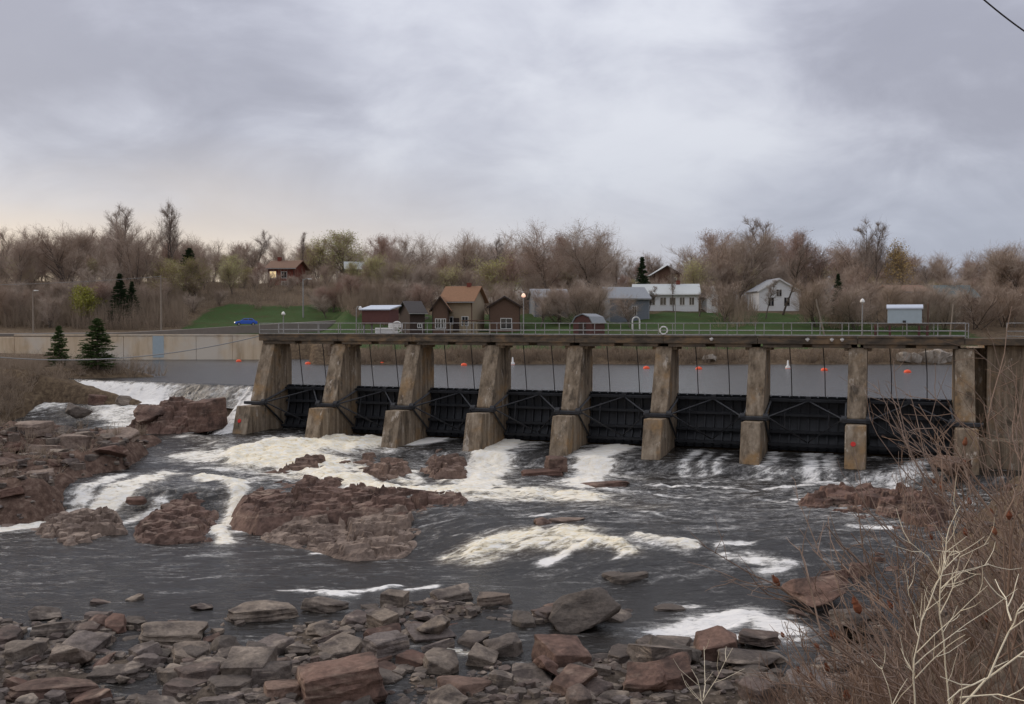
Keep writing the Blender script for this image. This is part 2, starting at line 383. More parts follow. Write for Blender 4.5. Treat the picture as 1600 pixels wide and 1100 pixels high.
    # river: brown-black water with foam where the attribute says there is some
    def river(name, reservoir=False):
        m, t = material(name); P = pos(t)
        if reservoir:
            b1 = t.noise(t.mapping(P, (0.35, 1.0, 1), (0, 0, 0), (0, 0, 0.2)), 1.0, 4, 0.55); b2 = t.noise(t.mapping(P, (1.6, 3.5, 1)), 1.0, 3, 0.5)
            finish(t, (0.034, 0.031, 0.027), 0.24, t.math('ADD', b1, t.math('MULTIPLY', b2, 0.4)), 0.9, 0.30, 0.5, IOR=1.33)
            return
        fo = t.node('ShaderNodeAttribute', attribute_name='foam').outputs['Fac']
        ta = t.node('ShaderNodeAttribute', attribute_name='tan').outputs['Fac']
        rot = (0, 0, -0.30)
        s1 = t.noise(t.mapping(P, (0.55, 1.5, 1.0), (3, 1, 0), rot), 1.0, 6, 0.62, 0.8)
        s2 = t.noise(t.mapping(P, (2.2, 5.5, 3.0), (1, 5, 0), rot), 1.0, 5, 0.65, 0.6)
        s3 = t.noise(t.mapping(P, (7.0, 12.0, 9.0), (1, 5, 0), rot), 1.0, 4, 0.65, 0.3)
        nn = t.math('ADD', t.math('ADD', t.math('MULTIPLY', s1, 0.5), t.math('MULTIPLY', s2, 0.35)), t.math('MULTIPLY', s3, 0.15))
        v = t.math('MULTIPLY_ADD', t.math('SUBTRACT', nn, 0.5), 3.4, fo)
        fac = t.smooth(v, 0.30, 0.88)
        thin = t.smooth(v, 0.08, 0.5, 0, 0.17)
        fac = t.math('MAXIMUM', fac, thin)
        cr = t.mix(ta, (0.89, 0.865, 0.815), ramp(t, s2, [(0.3, (0.60, 0.47, 0.27)), (0.45, (0.92, 0.82, 0.60)), (0.62, (0.95, 0.915, 0.82))]))
        water = t.mix(t.math('MULTIPLY', ta, 0.5), (0.020, 0.017, 0.014), (0.072, 0.045, 0.022))
        c = t.mix(fac, water, cr)
        rr = t.mix(fac, (0.20, 0.16, 0.16), (0.9, 0.9, 0.9))
        w1 = t.noise(t.mapping(P, (1.1, 2.6, 1), (0, 0, 0), rot), 1.0, 5, 0.6, 0.4)
        h = t.math('ADD', t.math('MULTIPLY', w1, 1.0), t.math('MULTIPLY', s3, 0.25))
        h = t.math('ADD', h, t.math('MULTIPLY', t.math('MULTIPLY', fac, s2), 0.8))
        finish(t, c, rr, h, 0.8, 0.16, 0.5, IOR=1.33)
    river('river_water'); river('reservoir_water', True)
    # plants
    def twig(name, stops, rough=0.9):
        m, t = material(name); r = t.node('ShaderNodeObjectInfo').outputs['Random']; P = pos(t)
        n = t.noise(P, 0.7, 3, 0.6)
        finish(t, ramp(t, t.math('ADD', t.math('MULTIPLY', r, 0.6), t.math('MULTIPLY', n, 0.4)), stops), rough, None, spec=0.1)
    twig('bark', [(0.1, (0.085, 0.066, 0.054)), (0.5, (0.13, 0.105, 0.088)), (0.9, (0.17, 0.145, 0.122))])
    twig('twig_brown', [(0.1, (0.34, 0.255, 0.195)), (0.5, (0.41, 0.325, 0.26)), (0.9, (0.42, 0.35, 0.285))])
    twig('twig_red', [(0.1, (0.37, 0.255, 0.20)), (0.9, (0.39, 0.285, 0.23))])
    twig('twig_pale', [(0.1, (0.30, 0.235, 0.19)), (0.9, (0.32, 0.27, 0.23))])
    twig('bud_green', [(0.1, (0.40, 0.375, 0.14)), (0.5, (0.45, 0.415, 0.17)), (0.9, (0.39, 0.40, 0.17))])
    twig('bud_gold', [(0.1, (0.42, 0.29, 0.11)), (0.9, (0.44, 0.31, 0.13))])
    twig('leaf_yellow', [(0.1, (0.26, 0.26, 0.05)), (0.9, (0.30, 0.29, 0.06))])
    twig('needle', [(0.1, (0.030, 0.050, 0.024)), (0.5, (0.042, 0.068, 0.030)), (0.9, (0.052, 0.078, 0.036))])
    twig('needle_bright', [(0.1, (0.085, 0.13, 0.042)), (0.9, (0.11, 0.15, 0.055))])
    twig('brush_brown', [(0.1, (0.24, 0.178, 0.126)), (0.5, (0.31, 0.238, 0.172)), (0.9, (0.34, 0.27, 0.205))])
    twig('stem_grey', [(0.1, (0.18, 0.115, 0.080)), (0.5, (0.29, 0.198, 0.142)), (0.9, (0.27, 0.205, 0.165))])
    twig('stalk_pale', [(0.1, (0.78, 0.68, 0.49)), (0.9, (0.85, 0.76, 0.58))])
    twig('fruit_red', [(0.1, (0.17, 0.055, 0.030)), (0.9, (0.20, 0.085, 0.045))])
    # made things
    plain('asphalt', (0.20, 0.175, 0.15), 0.95, 0.2, 1.5)
    plain('brick_red', (0.19, 0.055, 0.038), 0.9, 0.3, 3)
    plain('wood_brown', (0.135, 0.080, 0.055), 0.85, 0.3, 4)
    plain('wood_dark', (0.060, 0.040, 0.032), 0.85, 0.3, 4)
    plain('wood_maroon', (0.115, 0.050, 0.042), 0.8, 0.2, 4)
    plain('siding_white', (0.72, 0.72, 0.70), 0.7, 0.08, 4)
    plain('siding_blue', (0.165, 0.18, 0.20), 0.8, 0.15, 3)
    plain('siding_tan', (0.36, 0.28, 0.19), 0.8, 0.15, 3)
    plain('siding_orange', (0.36, 0.19, 0.085), 0.85, 0.2, 3)
    plain('roof_grey', (0.27, 0.28, 0.29), 0.85, 0.2, 4)
    plain('roof_dark', (0.085, 0.076, 0.07), 0.9, 0.2, 4)
    plain('roof_brown', (0.20, 0.12, 0.08), 0.9, 0.2, 4)
    plain('roof_orange', (0.25, 0.135, 0.075), 0.9, 0.25, 3)
    plain('roof_pale', (0.50, 0.52, 0.50), 0.7, 0.12, 3)
    plain('roof_teal', (0.10, 0.125, 0.12), 0.8, 0.15, 3)
    plain('metal_blue', (0.40, 0.47, 0.49), 0.45, 0.12, 3, 0.0, 0.5)
    plain('metal_roof', (0.50, 0.54, 0.60), 0.4, 0.1, 4, 0.1, 0.5)
    plain('paint_white', (0.74, 0.72, 0.68), 0.6, 0.12, 6)
    plain('paint_red', (0.62, 0.035, 0.025), 0.5, 0.1, 6)
    plain('buoy_orange', (0.90, 0.105, 0.03), 0.5, 0.06, 5)
    plain('car_blue', (0.025, 0.10, 0.48), 0.25, 0.05, 3, 0.2, 0.6)
    plain('rubber', (0.018, 0.018, 0.019), 0.9, 0.1, 5)
    plain('cable_dark', (0.045, 0.040, 0.038), 0.7, 0.2, 5)
    plain('cable_grey', (0.30, 0.29, 0.27), 0.7, 0.2, 5)
    plain('pole_wood', (0.26, 0.215, 0.17), 0.9, 0.25, 3)
    plain('lamp_white', (0.80, 0.78, 0.72), 0.5, 0.05, 4)
    m, t = material('window_glass'); finish(t, (0.02, 0.022, 0.026), 0.08, None, spec=0.6)
    def glow(name, c, s):
        m, t = material(name)
        finish(t, (0.8, 0.7, 0.5), 0.5, None, Emission_Color=c, Emission_Strength=s)
    glow('lit_window', (1.0, 0.72, 0.35), 0.9); glow('headlight', (1.0, 0.9, 0.7), 2.0); glow('lamp_warm', (1.0, 0.55, 0.4), 0.8)
make_materials()
M = MATS

# ------------------------------------------------------------------ ground: one sheet to the horizon
def build_ground():
    def axis(parts):
        out = []
        for lo, hi, st in parts: out += list(np.arange(lo, hi, st))
        return np.array(out + [parts[-1][1]])
    xs = axis([(-4000, -600, 340), (-600, -150, 25), (-150, -60, 3), (-60, 40, 0.32), (40, 120, 3), (120, 600, 25), (600, 4000, 340)])
    ys = axis([(-60, 0, 6), (0, 26, 0.8), (26, 100, 0.32), (100, 260, 1.6), (260, 700, 20), (700, 5000, 200)])
    X, Y = np.meshgrid(xs, ys); Z = ground_z(X.ravel(), Y.ravel()).reshape(X.shape)
    ny, nx = X.shape
    v = np.stack([X.ravel(), Y.ravel(), Z.ravel()], 1)
    i = np.arange((ny-1)*nx).reshape(ny-1, nx)[:, :-1].ravel()
    f = np.stack([i, i+1, i+1+nx, i+nx], 1)
    me = bpy.data.meshes.new('ground'); me.vertices.add(len(v)); me.vertices.foreach_set('co', v.ravel())
    me.loops.add(f.size); me.loops.foreach_set('vertex_index', f.ravel())
    me.polygons.add(len(f)); me.polygons.foreach_set('loop_start', np.arange(0, f.size, 4)); me.polygons.foreach_set('use_smooth', np.ones(len(f), bool))
    me.update(calc_edges=True); me.materials.append(M['ground'])
    Xr, Yr = X.ravel(), Y.ravel(); d = Yr - shore_far(Xr)
    n = fbm(Xr*0.05, Yr*0.05, 77, 3)
    px = 800 + F*Xr/np.maximum(Yr, 1)
    lawn = S(d, 3.5, 8)*np.where(Xr < -24, S(d, 38, 24)*S(Xr, -56, -48)*1.2, S(d, 60, 42))
    lawn = lawn*(1 - 0.9*S(Xr, 62, 74))
    g = np.clip(lawn*0.95 + n*0.5*lawn, 0, 1)
    g = np.where(Yr < 120, 0, g)
    at = me.attributes.new('grass', 'FLOAT', 'POINT'); at.data.foreach_set('value', g)
    br = np.where(Yr > 60, 1.0, S(Xr, 14, 20)*0.7)*np.ones_like(Xr)
    at = me.attributes.new('brush', 'FLOAT', 'POINT'); at.data.foreach_set('value', br)
    rk = S(Xr, -45, -40)*S(Xr, -18, -22)*S(Yr, 54, 56)*S(Yr, 84, 78)
    at = me.attributes.new('rocky', 'FLOAT', 'POINT'); at.data.foreach_set('value', rk)
    o = link('ground', me); o['kind'] = 'structure'
build_ground()

# ------------------------------------------------------------------ water
def seg_dist(X, Y, p, q):
    dx, dy = q[0]-p[0], q[1]-p[1]; L = dx*dx + dy*dy + 1e-9
    t = np.clip(((X-p[0])*dx + (Y-p[1])*dy)/L, 0, 1)
    return np.hypot(X-(p[0]+t*dx), Y-(p[1]+t*dy))
# (points as seen, water level there, half width in metres, strength, how tan)
FOAM = [
    ([(400, 702), (560, 692)], -8.9, 2.3, 1.3, 1.0), ([(300, 712), (430, 718), (520, 728)], -9.4, 1.6, 0.85, 0.5),
    ([(300, 690), (350, 700)], -9.2, 1.2, 0.45, 0.3), ([(440, 738), (520, 748)], -9.7, 1.0, 0.7, 0.7),
    ([(510, 742), (580, 765), (700, 772)], -9.8, 1.3, 1.15, 0.9), ([(680, 768), (800, 770), (900, 775)], -9.8, 1.8, 0.85, 0.8),
    ([(880, 778), (1010, 792)], -9.8, 1.0, 0.42, 0.5), ([(700, 752), (790, 760)], -9.8, 0.8, 0.75, 0.6),
    ([(640, 694), (705, 686)], -9.0, 1.0, 1.1, 0.2), ([(748, 744), (765, 712), (800, 694)], -9.2, 1.25, 1.25, 0.6),
    ([(800, 698), (842, 692)], -8.9, 0.7, 0.6, 0.1), ([(912, 742), (930, 716), (975, 704)], -9.2, 1.15, 1.25, 0.5),
    ([(960, 735), (1000, 742)], -9.5, 0.5, 0.6, 0.2), ([(890, 752), (960, 752)], -9.7, 0.5, 0.8, 0.2),
    ([(1065, 722), (1090, 706)], -8.9, 0.45, 0.62, 0.0), ([(1095, 722), (1112, 708)], -8.9, 0.3, 0.6, 0.0), ([(1120, 722), (1136, 710)], -8.9, 0.35, 0.55, 0.0),
    ([(1195, 728), (1215, 708)], -8.9, 0.55, 0.62, 0.0), ([(1262, 735), (1270, 710)], -8.9, 0.6, 0.75, 0.0), ([(1295, 735), (1300, 710)], -8.9, 0.45, 0.62, 0.0),
    ([(1395, 740), (1440, 722), (1480, 716)], -8.9, 0.8, 0.7, 0.0), ([(1355, 715), (1400, 712)], -8.8, 0.4, 0.5, 0.0),
    ([(1010, 757), (1130, 762), (1180, 765)], -9.78, 0.30, 0.7, 0.0), ([(1200, 762), (1290, 755), (1480, 758)], -9.78, 0.35, 0.75, 0.0),
    ([(850, 758), (1010, 768)], -9.78, 0.3, 0.6, 0.0), ([(900, 765), (1050, 775), (1100, 782)], -9.8, 0.3, 0.62, 0.0),
    ([(1120, 775), (1250, 785), (1330, 800)], -9.8, 0.5, 0.5, 0.0), ([(1000, 800), (1080, 815)], -9.85, 0.25, 0.5, 0.0), ([(810, 810), (900, 800), (1000, 808)], -9.85, 0.22, 0.55, 0.0),
    ([(1240, 778), (1300, 779)], -9.7, 0.25, 1.0, 0.0), ([(1080, 830), (1180, 822)], -9.85, 0.5, 0.42, 0.0),
    # the two cascades at the left
    ([(258, 757), (200, 775), (110, 795), (0, 806)], -10.5, 0.95, 1.0, 0.55), ([(190, 757), (130, 775), (90, 790)], -10.4, 0.6, 0.9, 0.3),
    ([(0, 804), (60, 806)], -11.0, 0.7, 0.9, 0.0), ([(250, 790), (190, 806)], -10.8, 0.5, 0.7, 0.2),
    ([(318, 765), (372, 775), (368, 795), (340, 812), (352, 828)], -10.6, 0.55, 1.05, 0.7), ([(280, 830), (400, 832)], -11.2, 0.35, 0.8, 0.1),
    ([(310, 800), (330, 805)], -10.9, 0.4, 0.8, 0.1), ([(210, 822), (250, 826)], -11.2, 0.3, 0.5, 0.0),
    # the standing rapid
    ([(705, 868), (750, 862)], -10.9, 0.7, 0.55, 0.9), ([(745, 855), (790, 845), (830, 846)], -10.5, 0.7, 0.85, 1.0), ([(820, 855), (900, 852)], -10.6, 0.9, 0.72, 1.0), ([(880, 856), (940, 864), (985, 876)], -10.7, 0.45, 0.95, 1.0),
    ([(740, 876), (830, 872)], -11.0, 0.7, 0.6, 0.9), ([(830, 868), (930, 874)], -10.9, 0.6, 0.62, 0.9), ([(790, 840), (800, 836)], -10.2, 0.4, 0.7, 0.8),
    ([(1000, 872), (1085, 882)], -10.9, 0.35, 0.85, 0.6), ([(1010, 885), (1060, 890)], -11.1, 0.35, 0.5, 0.0), ([(925, 832), (890, 838)], -10.2, 0.12, 0.6, 0.2), ([(1000, 860), (960, 868)], -10.3, 0.12, 0.7, 0.2),
    ([(850, 892), (905, 886), (935, 882)], -11.2, 0.28, 1.1, 0.0), ([(905, 876), (940, 886)], -11.2, 0.2, 1.0, 0.0),
    ([(440, 922), (530, 926), (600, 920), (625, 917)], -11.2, 0.16, 1.0, 0.0), ([(500, 928), (555, 930)], -11.2, 0.22, 1.0, 0.0), ([(640, 922), (680, 916)], -11.2, 0.2, 1.0, 0.0),
    ([(485, 866), (525, 866)], -11.2, 0.15, 0.9, 0.0), ([(300, 870), (350, 866)], -11.2, 0.5, 0.5, 0.0), ([(300, 905), (340, 902)], -11.2, 0.14, 0.65, 0.0),
    ([(1055, 990), (1110, 970), (1180, 962), (1235, 990)], -11.2, 0.75, 0.95, 0.0), ([(1040, 985), (1240, 1000)], -11.2, 0.4, 0.8, 0.0), ([(1045, 945), (1090, 948)], -11.2, 0.25, 0.6, 0.0),
    ([(1140, 900), (1200, 905)], -11.1, 0.5, 0.75, 0.1), ([(1120, 862), (1175, 860)], -10.3, 0.2, 0.9, 0.0), ([(1195, 910), (1230, 905)], -11, 0.4, 0.7, 0.0),
    ([(1330, 826), (1390, 830)], -9.9, 0.3, 0.75, 0.0), ([(40, 984), (90, 982)], -11.2, 0.14, 1.0, 0.0),
    ([(700, 1015), (745, 1022)], -11.2, 0.18, 0.85, 1.0),
    # along the ledges
    ([(620, 770), (740, 780), (860, 780)], -9.85, 1.0, 0.75, 0.7), ([(400, 745), (520, 745)], -9.7, 0.9, 0.55, 0.2), ([(440, 692), (590, 684)], -8.7, 2.0, 1.25, 0.9), ([(560, 730), (640, 752)], -9.7, 0.7, 0.8, 0.8), ([(640, 735), (655, 750)], -9.7, 0.5, 0.8, 0.5),
    ([(400, 710), (500, 718)], -9.2, 2.2, 1.25, 1.0), ([(480, 735), (560, 745)], -9.7, 1.0, 1.0, 0.8), ([(330, 728), (430, 735)], -9.6, 1.0, 0.6, 0.1), ([(735, 720), (740, 745)], -9.5, 0.8, 0.95, 0.5),
    # below the weir
    ([(105, 632), (150, 640), (200, 655)], -8.0, 1.6, 0.75, 0.3), ([(30, 650), (95, 650)], -8.3, 1.2, 0.7, 0.3), ([(185, 645), (205, 635)], -7.8, 0.8, 0.9, 0.2), ([(205, 660), (190, 655)], -8.6, 0.6, 0.8, 0.2),
    ([(232, 628), (242, 614)], -7.0, 0.35, 1.1, 0.1), ([(240, 668), (285, 660)], -9.0, 0.7, 1.0, 0.1), ([(340, 670), (370, 668)], -8.7, 0.6, 0.7, 0.0), ([(160, 625), (200, 622)], -6.95, 0.6, 0.9, 0.0),
]
def grid_mesh(name, X, Y, Z, keep, mat, attrs):
    ny, nx = X.shape
    idx = np.arange(ny*nx).reshape(ny, nx)
    cell = keep[:-1, :-1] & keep[1:, :-1] & keep[:-1, 1:] & keep[1:, 1:]
    a = idx[:-1, :-1][cell]; f = np.stack([a, a+1, a+1+nx, a+nx], 1)
    used = np.unique(f); remap = np.full(ny*nx, -1); remap[used] = np.arange(len(used)); f = remap[f]
    v = np.stack([X.ravel(), Y.ravel(), Z.ravel()], 1)[used]
    me = bpy.data.meshes.new(name); me.vertices.add(len(v)); me.vertices.foreach_set('co', v.ravel())
    me.loops.add(f.size); me.loops.foreach_set('vertex_index', f.ravel())
    me.polygons.add(len(f)); me.polygons.foreach_set('loop_start', np.arange(0, f.size, 4)); me.polygons.foreach_set('use_smooth', np.ones(len(f), bool))
    me.update(calc_edges=True); me.materials.append(mat)
    for k, arr in attrs.items():
        at = me.attributes.new(k, 'FLOAT', 'POINT'); at.data.foreach_set('value', arr.ravel()[used])
    return me
def build_water():
    st = 0.2
    xs = np.arange(-56, 33, st); ys = np.arange(26, 101, st); X, Y = np.meshgrid(xs, ys)
    a, b = to_ab(X, Y)
    keep = np.where(a > -0.7, b < 0.95, b < weir_b(a) - 1.25)
    W = water_level(X, Y)
    foam = np.zeros_like(X); tan = np.zeros_like(X)
    wob_x = 1.2*fbm(X*0.5, Y*0.5, 91, 3); wob_y = 1.2*fbm(X*0.5, Y*0.5, 95, 3)
    for pts, z, hw, s, ta in FOAM:
        w = [at_z(px, py, z) for px, py in pts]
        k = min(1.0, hw)
        dd = np.full_like(X, 1e9)
        for p, q in zip(w[:-1], w[1:]): dd = np.minimum(dd, seg_dist(X + wob_x*k, Y + wob_y*k, p, q))
        m = s*np.maximum(S(dd, hw*1.8, hw*0.4), 0.45*S(dd, hw*3.2, hw*0.8))
        foam = np.maximum(foam, m); tan = np.maximum(tan, ta*S(dd, hw*2.2, hw*0.3))
    busy = S(b, -32, -14)*S(a, -2, 6)*(W > -10.2)
    foam = np.maximum(foam, 0.25*busy*S(b, -4.3, -5.2) + 0.08*busy)
    foam = np.maximum(foam, np.where(W > -10.9, 0.10, 0.02 + 0.08*S(Y, 42, 47)))
    drop = np.interp(X, DROP_X, DROP_Y)
    amp = 0.045 + 0.10*busy + 0.16*np.clip(foam - 0.25, 0, 1)
    amp = np.where((Y < 42) & (foam < 0.3), 0.02, amp)
    amp = np.where((b > -4.5) & (a > 12), 0.05, amp)
    n = fbm(X*0.55 + wob_x*0.5, Y*1.1, 51, 4, 0.6); n2 = np.abs(fbm(X*1.3, Y*1.9, 57, 4, 0.6))
    Z = W + amp*(2.4*n - 1.6*n2 + 0.2) + 0.30*np.clip(foam - 0.5, 0, 0.6)*S(tan, 0.3, 0.9) * (1 + 1.8*fbm(X*0.9, Y*0.9, 71, 3))
    me = grid_mesh('river', X, Y, Z, keep, M['river_water'], {'foam': foam, 'tan': tan})
    o = link('river', me); o['kind'] = 'structure'
    # the pool behind the dam
    aa = np.arange(-75, 140, 1.5); v = []; f = []
    tt = [0, 0.5, 1, 2, 4, 8, 16, 32, 64, 95]
    for i, av in enumerate(aa):
        b0 = 1.95 if av > -0.9 else float(weir_b(av))
        for tv in tt: v.append(dam(av, b0 + tv, HEAD))
    n = len(tt)
    for i in range(len(aa)-1):
        for j in range(n-1): f.append((i*n+j, (i+1)*n+j, (i+1)*n+j+1, i*n+j+1))
    o = link('reservoir_water', mesh_from('reservoir_water', v, f, M['reservoir_water'], True)); o['kind'] = 'structure'
    # water going over the weir
    aa = np.arange(-25.6, -0.65, 0.12)
    prof = [(0.5, 0.0), (0.2, 0.0), (0.0, -0.02), (-0.15, -0.10), (-0.35, -0.30), (-0.65, -0.65), (-0.95, -1.05), (-1.2, -1.4), (-1.5, -1.72), (-1.9, -1.85)]
    A, J = np.meshgrid(aa, np.arange(len(prof)))
    pb = np.array([p[0] for p in prof]); pz = np.array([p[1] for p in prof])
    chute = S(A, -3.4, -2.8)                                     # by the first pier it runs on down to the pool
    B = weir_b(A) + pb[J]*(1 + 2.6*chute) + 0.12*fbm(A*1.5, J*0.6, 15, 3)*(J > 2)
    Zw = HEAD + 0.02 + pz[J]*(1 + 0.85*chute) + 0.15*fbm(A*2.5, J*0.5, 18, 3)*(J > 3)
    P = np.stack([P1.x + EA.x*A + NB.x*B, P1.y + EA.y*A + NB.y*B, Zw], -1)
    white = np.interp(A, [-26, -24, -14, -11.5, -10, -5, -3.2, -1], [0.6, 1.0, 1.0, 0.75, 0.3, 0.3, 0.9, 0.8])
    fo = white*S(J, 1.5, 4.5)*(1 + 0.5*fbm(A*1.2, J*0.25, 44, 3)) + 0.15*fbm(A*6, J*0.2, 45, 2)
    me = grid_mesh('waterfall', P[..., 0], P[..., 1], P[..., 2], np.ones_like(A, bool), M['river_water'], {'foam': np.clip(fo, 0, 1.1), 'tan': np.zeros_like(A)})
    o = link('waterfall', me); tag(o, 'sheet of white water sliding over the low weir left of the gates', 'waterfall', kind='stuff')
build_water()

# ------------------------------------------------------------------ the dam
def build_dam():
    root = empty('dam', P1, -TH)
    tag(root, 'brown stained concrete dam with nine sloping piers carrying a walkway', 'dam')
    w = 0.58
    for i in range(9):
        a = i*BAY
        p = MB(); p.prism([(-0.05, DECK_BOT), (2.2, DECK_BOT), (2.5, -2.4), (2.5, -10.5), (-1.2, -10.5), (-1.75, TRUN + 0.12)], a - w, a + w)
        pier = p.build('pier', M['concrete'], root, bevel=0.05)
        q = MB(); q.prism([(-1.19, TRUN - 0.30), (-3.55, TRUN - 0.22), (-4.95, -10.9), (-1.17, -10.9)], a - w*1.08, a + w*1.08)
        q.build('lower_block', M['concrete'], pier, bevel=0.06)
        # steel trunnion girder lying in the slot between the two blocks
        g = MB(); g.box(a - 0.85, a + 0.85, -2.1, -1.74, TRUN - 0.20, TRUN - 0.02); g.tube([(a - 1.0, -1.95, TRUN - .08), (a + 1.0, -1.95, TRUN - .08)], 0.13, 10)
        g.build('trunnion_girder', M['arm_steel'], pier)
        if i not in (0, 8):
            c = MB(); c.box(a - w - 0.28, a + w + 0.28, 0.1, 2.1, DECK_BOT - 0.22, DECK_BOT - 0.004); c.build('bearing_cap', M['concrete'], pier, bevel=0.03)
    L = 8*BAY
    for i in range(8):                                          # deck spans, each with a haunched face
        x0, x1 = i*BAY - (0.75 if i == 0 else 0), (i+1)*BAY + (0.0 if i < 7 else 0)
        d = MB(); d.box(x0 + 0.012, x1 - 0.012, -0.32, 2.62, DECK_BOT + 0.22, DECK_TOP)
        o = d.build('deck_span', M['deck_concrete'], root, bevel=0.03)
        for s0 in (0, 1):
            e = MB(); e.box(x0 + 0.35 + s0*(x1-x0)/2, x0 + (x1-x0)/2 - 0.3 + s0*(x1-x0)/2 - (0.1 if s0 else 0), -0.22, 0.12, DECK_BOT - 0.02, DECK_BOT + 0.218)
            e.build('edge_beam', M['deck_concrete'], o)
        e = MB(); e.box(x0 + 0.1, x1 - 0.1, 2.2, 2.55, DECK_BOT - 0.05, DECK_BOT + 0.217); e.build('rear_beam', M['deck_concrete'], o)
        k = MB(); k.box(x0 + 0.02, x1 - 0.02, -0.36, -0.15, DECK_TOP + 0.003, DECK_TOP + 0.14); k.build('kerb', M['deck_concrete'], o, bevel=0.02)
    # right abutment behind the last pier
    ab = MB(); ab.prism([(0.6, -10.5), (0.3, DECK_BOT + 0.2), (8, DECK_BOT + 0.2), (8, -10.5)], L + 1.35, L + 26)
    ab.build('abutment_wall', M['concrete'], root, bevel=0.05)
    ab = MB(); ab.box(L + 0.585, L + 1.345, 1.6, 7.9, -10.5, DECK_BOT); ab.build('recess_wall', M['concrete'], root)
    d = MB(); d.box(L + 0.012, L + 26, -0.32, 2.62, DECK_BOT + 0.222, DECK_TOP + 0.02); d.build('abutment_deck', M['deck_concrete'], root, bevel=0.03)
    ab = MB(); ab.box(L + 0.64, L + 5, -2.2, -0.2, -10.9, -7.2); ab.build('wing_block', M['concrete'], root, bevel=0.06)
    # sill under the gates, ending in the step the water drops over
    s = MB(); s.prism([(2.2, -9.2), (1.0, -8.95), (-4.3, -9.2), (-4.6, -9.3), (-4.7, -11.5), (2.2, -11.5)], 9.5, L + 0.5); s.build('sill', M['deck_concrete'], root)
    for i, nm in ((0, 'the first'), (7, 'the eighth')):
        a = i*BAY; q = MB(); zc = -7.55
        bf = -3.55 - (zc - (TRUN - 0.22))/(-10.9 - (TRUN - 0.22))*1.4
        q.v = []; c = MB()
        c.lathe([(0.15, -0.02), (0.16, 0.0), (0.15, 0.02)], 14)
        o = c.build('red_marker', M['paint_red'], root, (a - 0.12, bf - 0.03, zc)); o.rotation_euler = (math.radians(72), 0, 0)
        o['label'] = 'round red marker on a pier'
    # weir
    wr = MB(); n0 = None
    aa = np.arange(-25.8, -0.58, 0.6)
    for k, av in enumerate(aa):
        bw = float(weir_b(av)); n0 = len(wr.v)
        wr.v += [(av, bw + 0.7, -5.45), (av, bw - 0.05, -5.42), (av, bw - 1.55, -7.2), (av, bw - 1.7, -9.5), (av, bw + 0.7, -9.5)]
        if k: wr.f += [(n0-5+j, n0-5+(j+1) % 5, n0+(j+1) % 5, n0+j) for j in range(5)]
    wr.f += [tuple(range(5)), tuple(range(len(wr.v)-1, len(wr.v)-6, -1))]
    o = wr.build('weir', M['concrete'], None, P1, -TH); tag(o, 'low concrete weir under white falling water left of the gates', 'weir')
build_dam()

ORD = ['first', 'second', 'third', 'fourth', 'fifth', 'sixth', 'seventh', 'eighth', 'ninth']
def build_gates():
    g0 = None
    hw = BAY/2 - 0.60
    a_top = math.asin((GATE_TOP - TRUN)/GR); a_bot = math.asin((GATE_BOT - TRUN)/GR)
    def arc(t, r=GR): return (TRUN_B + r*math.cos(t), TRUN + r*math.sin(t))
    n = 14; ts = [a_bot + (a_top - a_bot)*i/n for i in range(n+1)]
    for i in range(8):
        if g0 is None:
            g = empty('tainter_gate', (0, 0, 0)); g0 = g
            s = MB(); s.prism([arc(t, GR) for t in ts] + [arc(t, GR - 0.06) for t in ts[::-1]], -hw, hw); s.build('skin_plate', M['gate_steel'], g)
            for k in range(9):                                   # vertical ribs on the downstream face
                x = -hw + 0.12 + k*(2*hw - 0.24)/8
                s = MB(); s.prism([arc(t, GR - 0.062) for t in ts] + [arc(t, GR - 0.26) for t in ts[::-1]], x - 0.05, x + 0.05); s.build('rib', M['gate_steel'], g)
            for t in (a_bot + 0.06, a_bot + 0.33*(a_top - a_bot), a_bot + 0.66*(a_top - a_bot), a_top - 0.05):
                y, z = arc(t, GR - 0.40); s = MB(); s.box(-hw + 0.02, hw - 0.02, y - 0.14, y + 0.13, z - 0.09, z + 0.09); s.build('girder', M['gate_steel'], g)
            tr = lambda sx: (sx*(hw - 0.05), TRUN_B, TRUN)
            for sx in (-1, 1):
                h = MB(); h.tube([(sx*(hw - 0.32), TRUN_B, TRUN), (sx*(hw + 0.01), TRUN_B, TRUN)], 0.24, 12); h.build('hub', M['arm_steel'], g)
                for t, nm in ((a_top - 0.06, 'upper_arm'), (a_bot + 0.1, 'lower_arm')):
                    y, z = arc(t, GR - 0.55)
                    s = MB(); s.tube([tr(sx), (sx*(hw - 0.12), y, z)], 0.085, 4); s.build(nm, M['arm_steel'], g)
                    s = MB(); s.tube([(sx*(hw - 0.25), TRUN_B, TRUN), (0.06*sx, y + 0.05, z)], 0.06, 4); s.build('brace', M['arm_steel'], g)
                s = MB(); m1 = Vector((sx*hw*0.55, 0.2, -5.75)); m2 = Vector((sx*hw*0.55, -0.1, -7.0))
                s.tube([m1, m2], 0.05, 4); s.build('strut', M['arm_steel'], g)
                # hoist chain up to the deck
                y, z = arc(a_top, GR - 0.1); xx = sx*hw*0.42
                s = MB(); s.tube([(xx, y, z - 0.1), (xx - 0.03, y - 0.3, (z + DECK_BOT)/2), (xx - 0.16, 1.3, DECK_BOT + 0.15)], 0.035, 5); s.build('hoist_chain', M['cable_dark'], g)
            y, z = arc(a_top, GR - 0.2); s = MB(); s.box(-0.16, 0.16, y - 0.25, y + 0.18, z - 0.2, z + 0.05); s.build('lifting_lug', M['arm_steel'], g)
        else: g = copy_tree(g0)
        g.location = dam(i*BAY + BAY/2, 0, 0); g.rotation_euler = (0, 0, -TH)
        g['label'] = f'black steel radial gate in the {ORD[i]} bay counted from the weir'; g['category'] = 'gate'; g['group'] = 'radial gates between the piers'
build_gates()

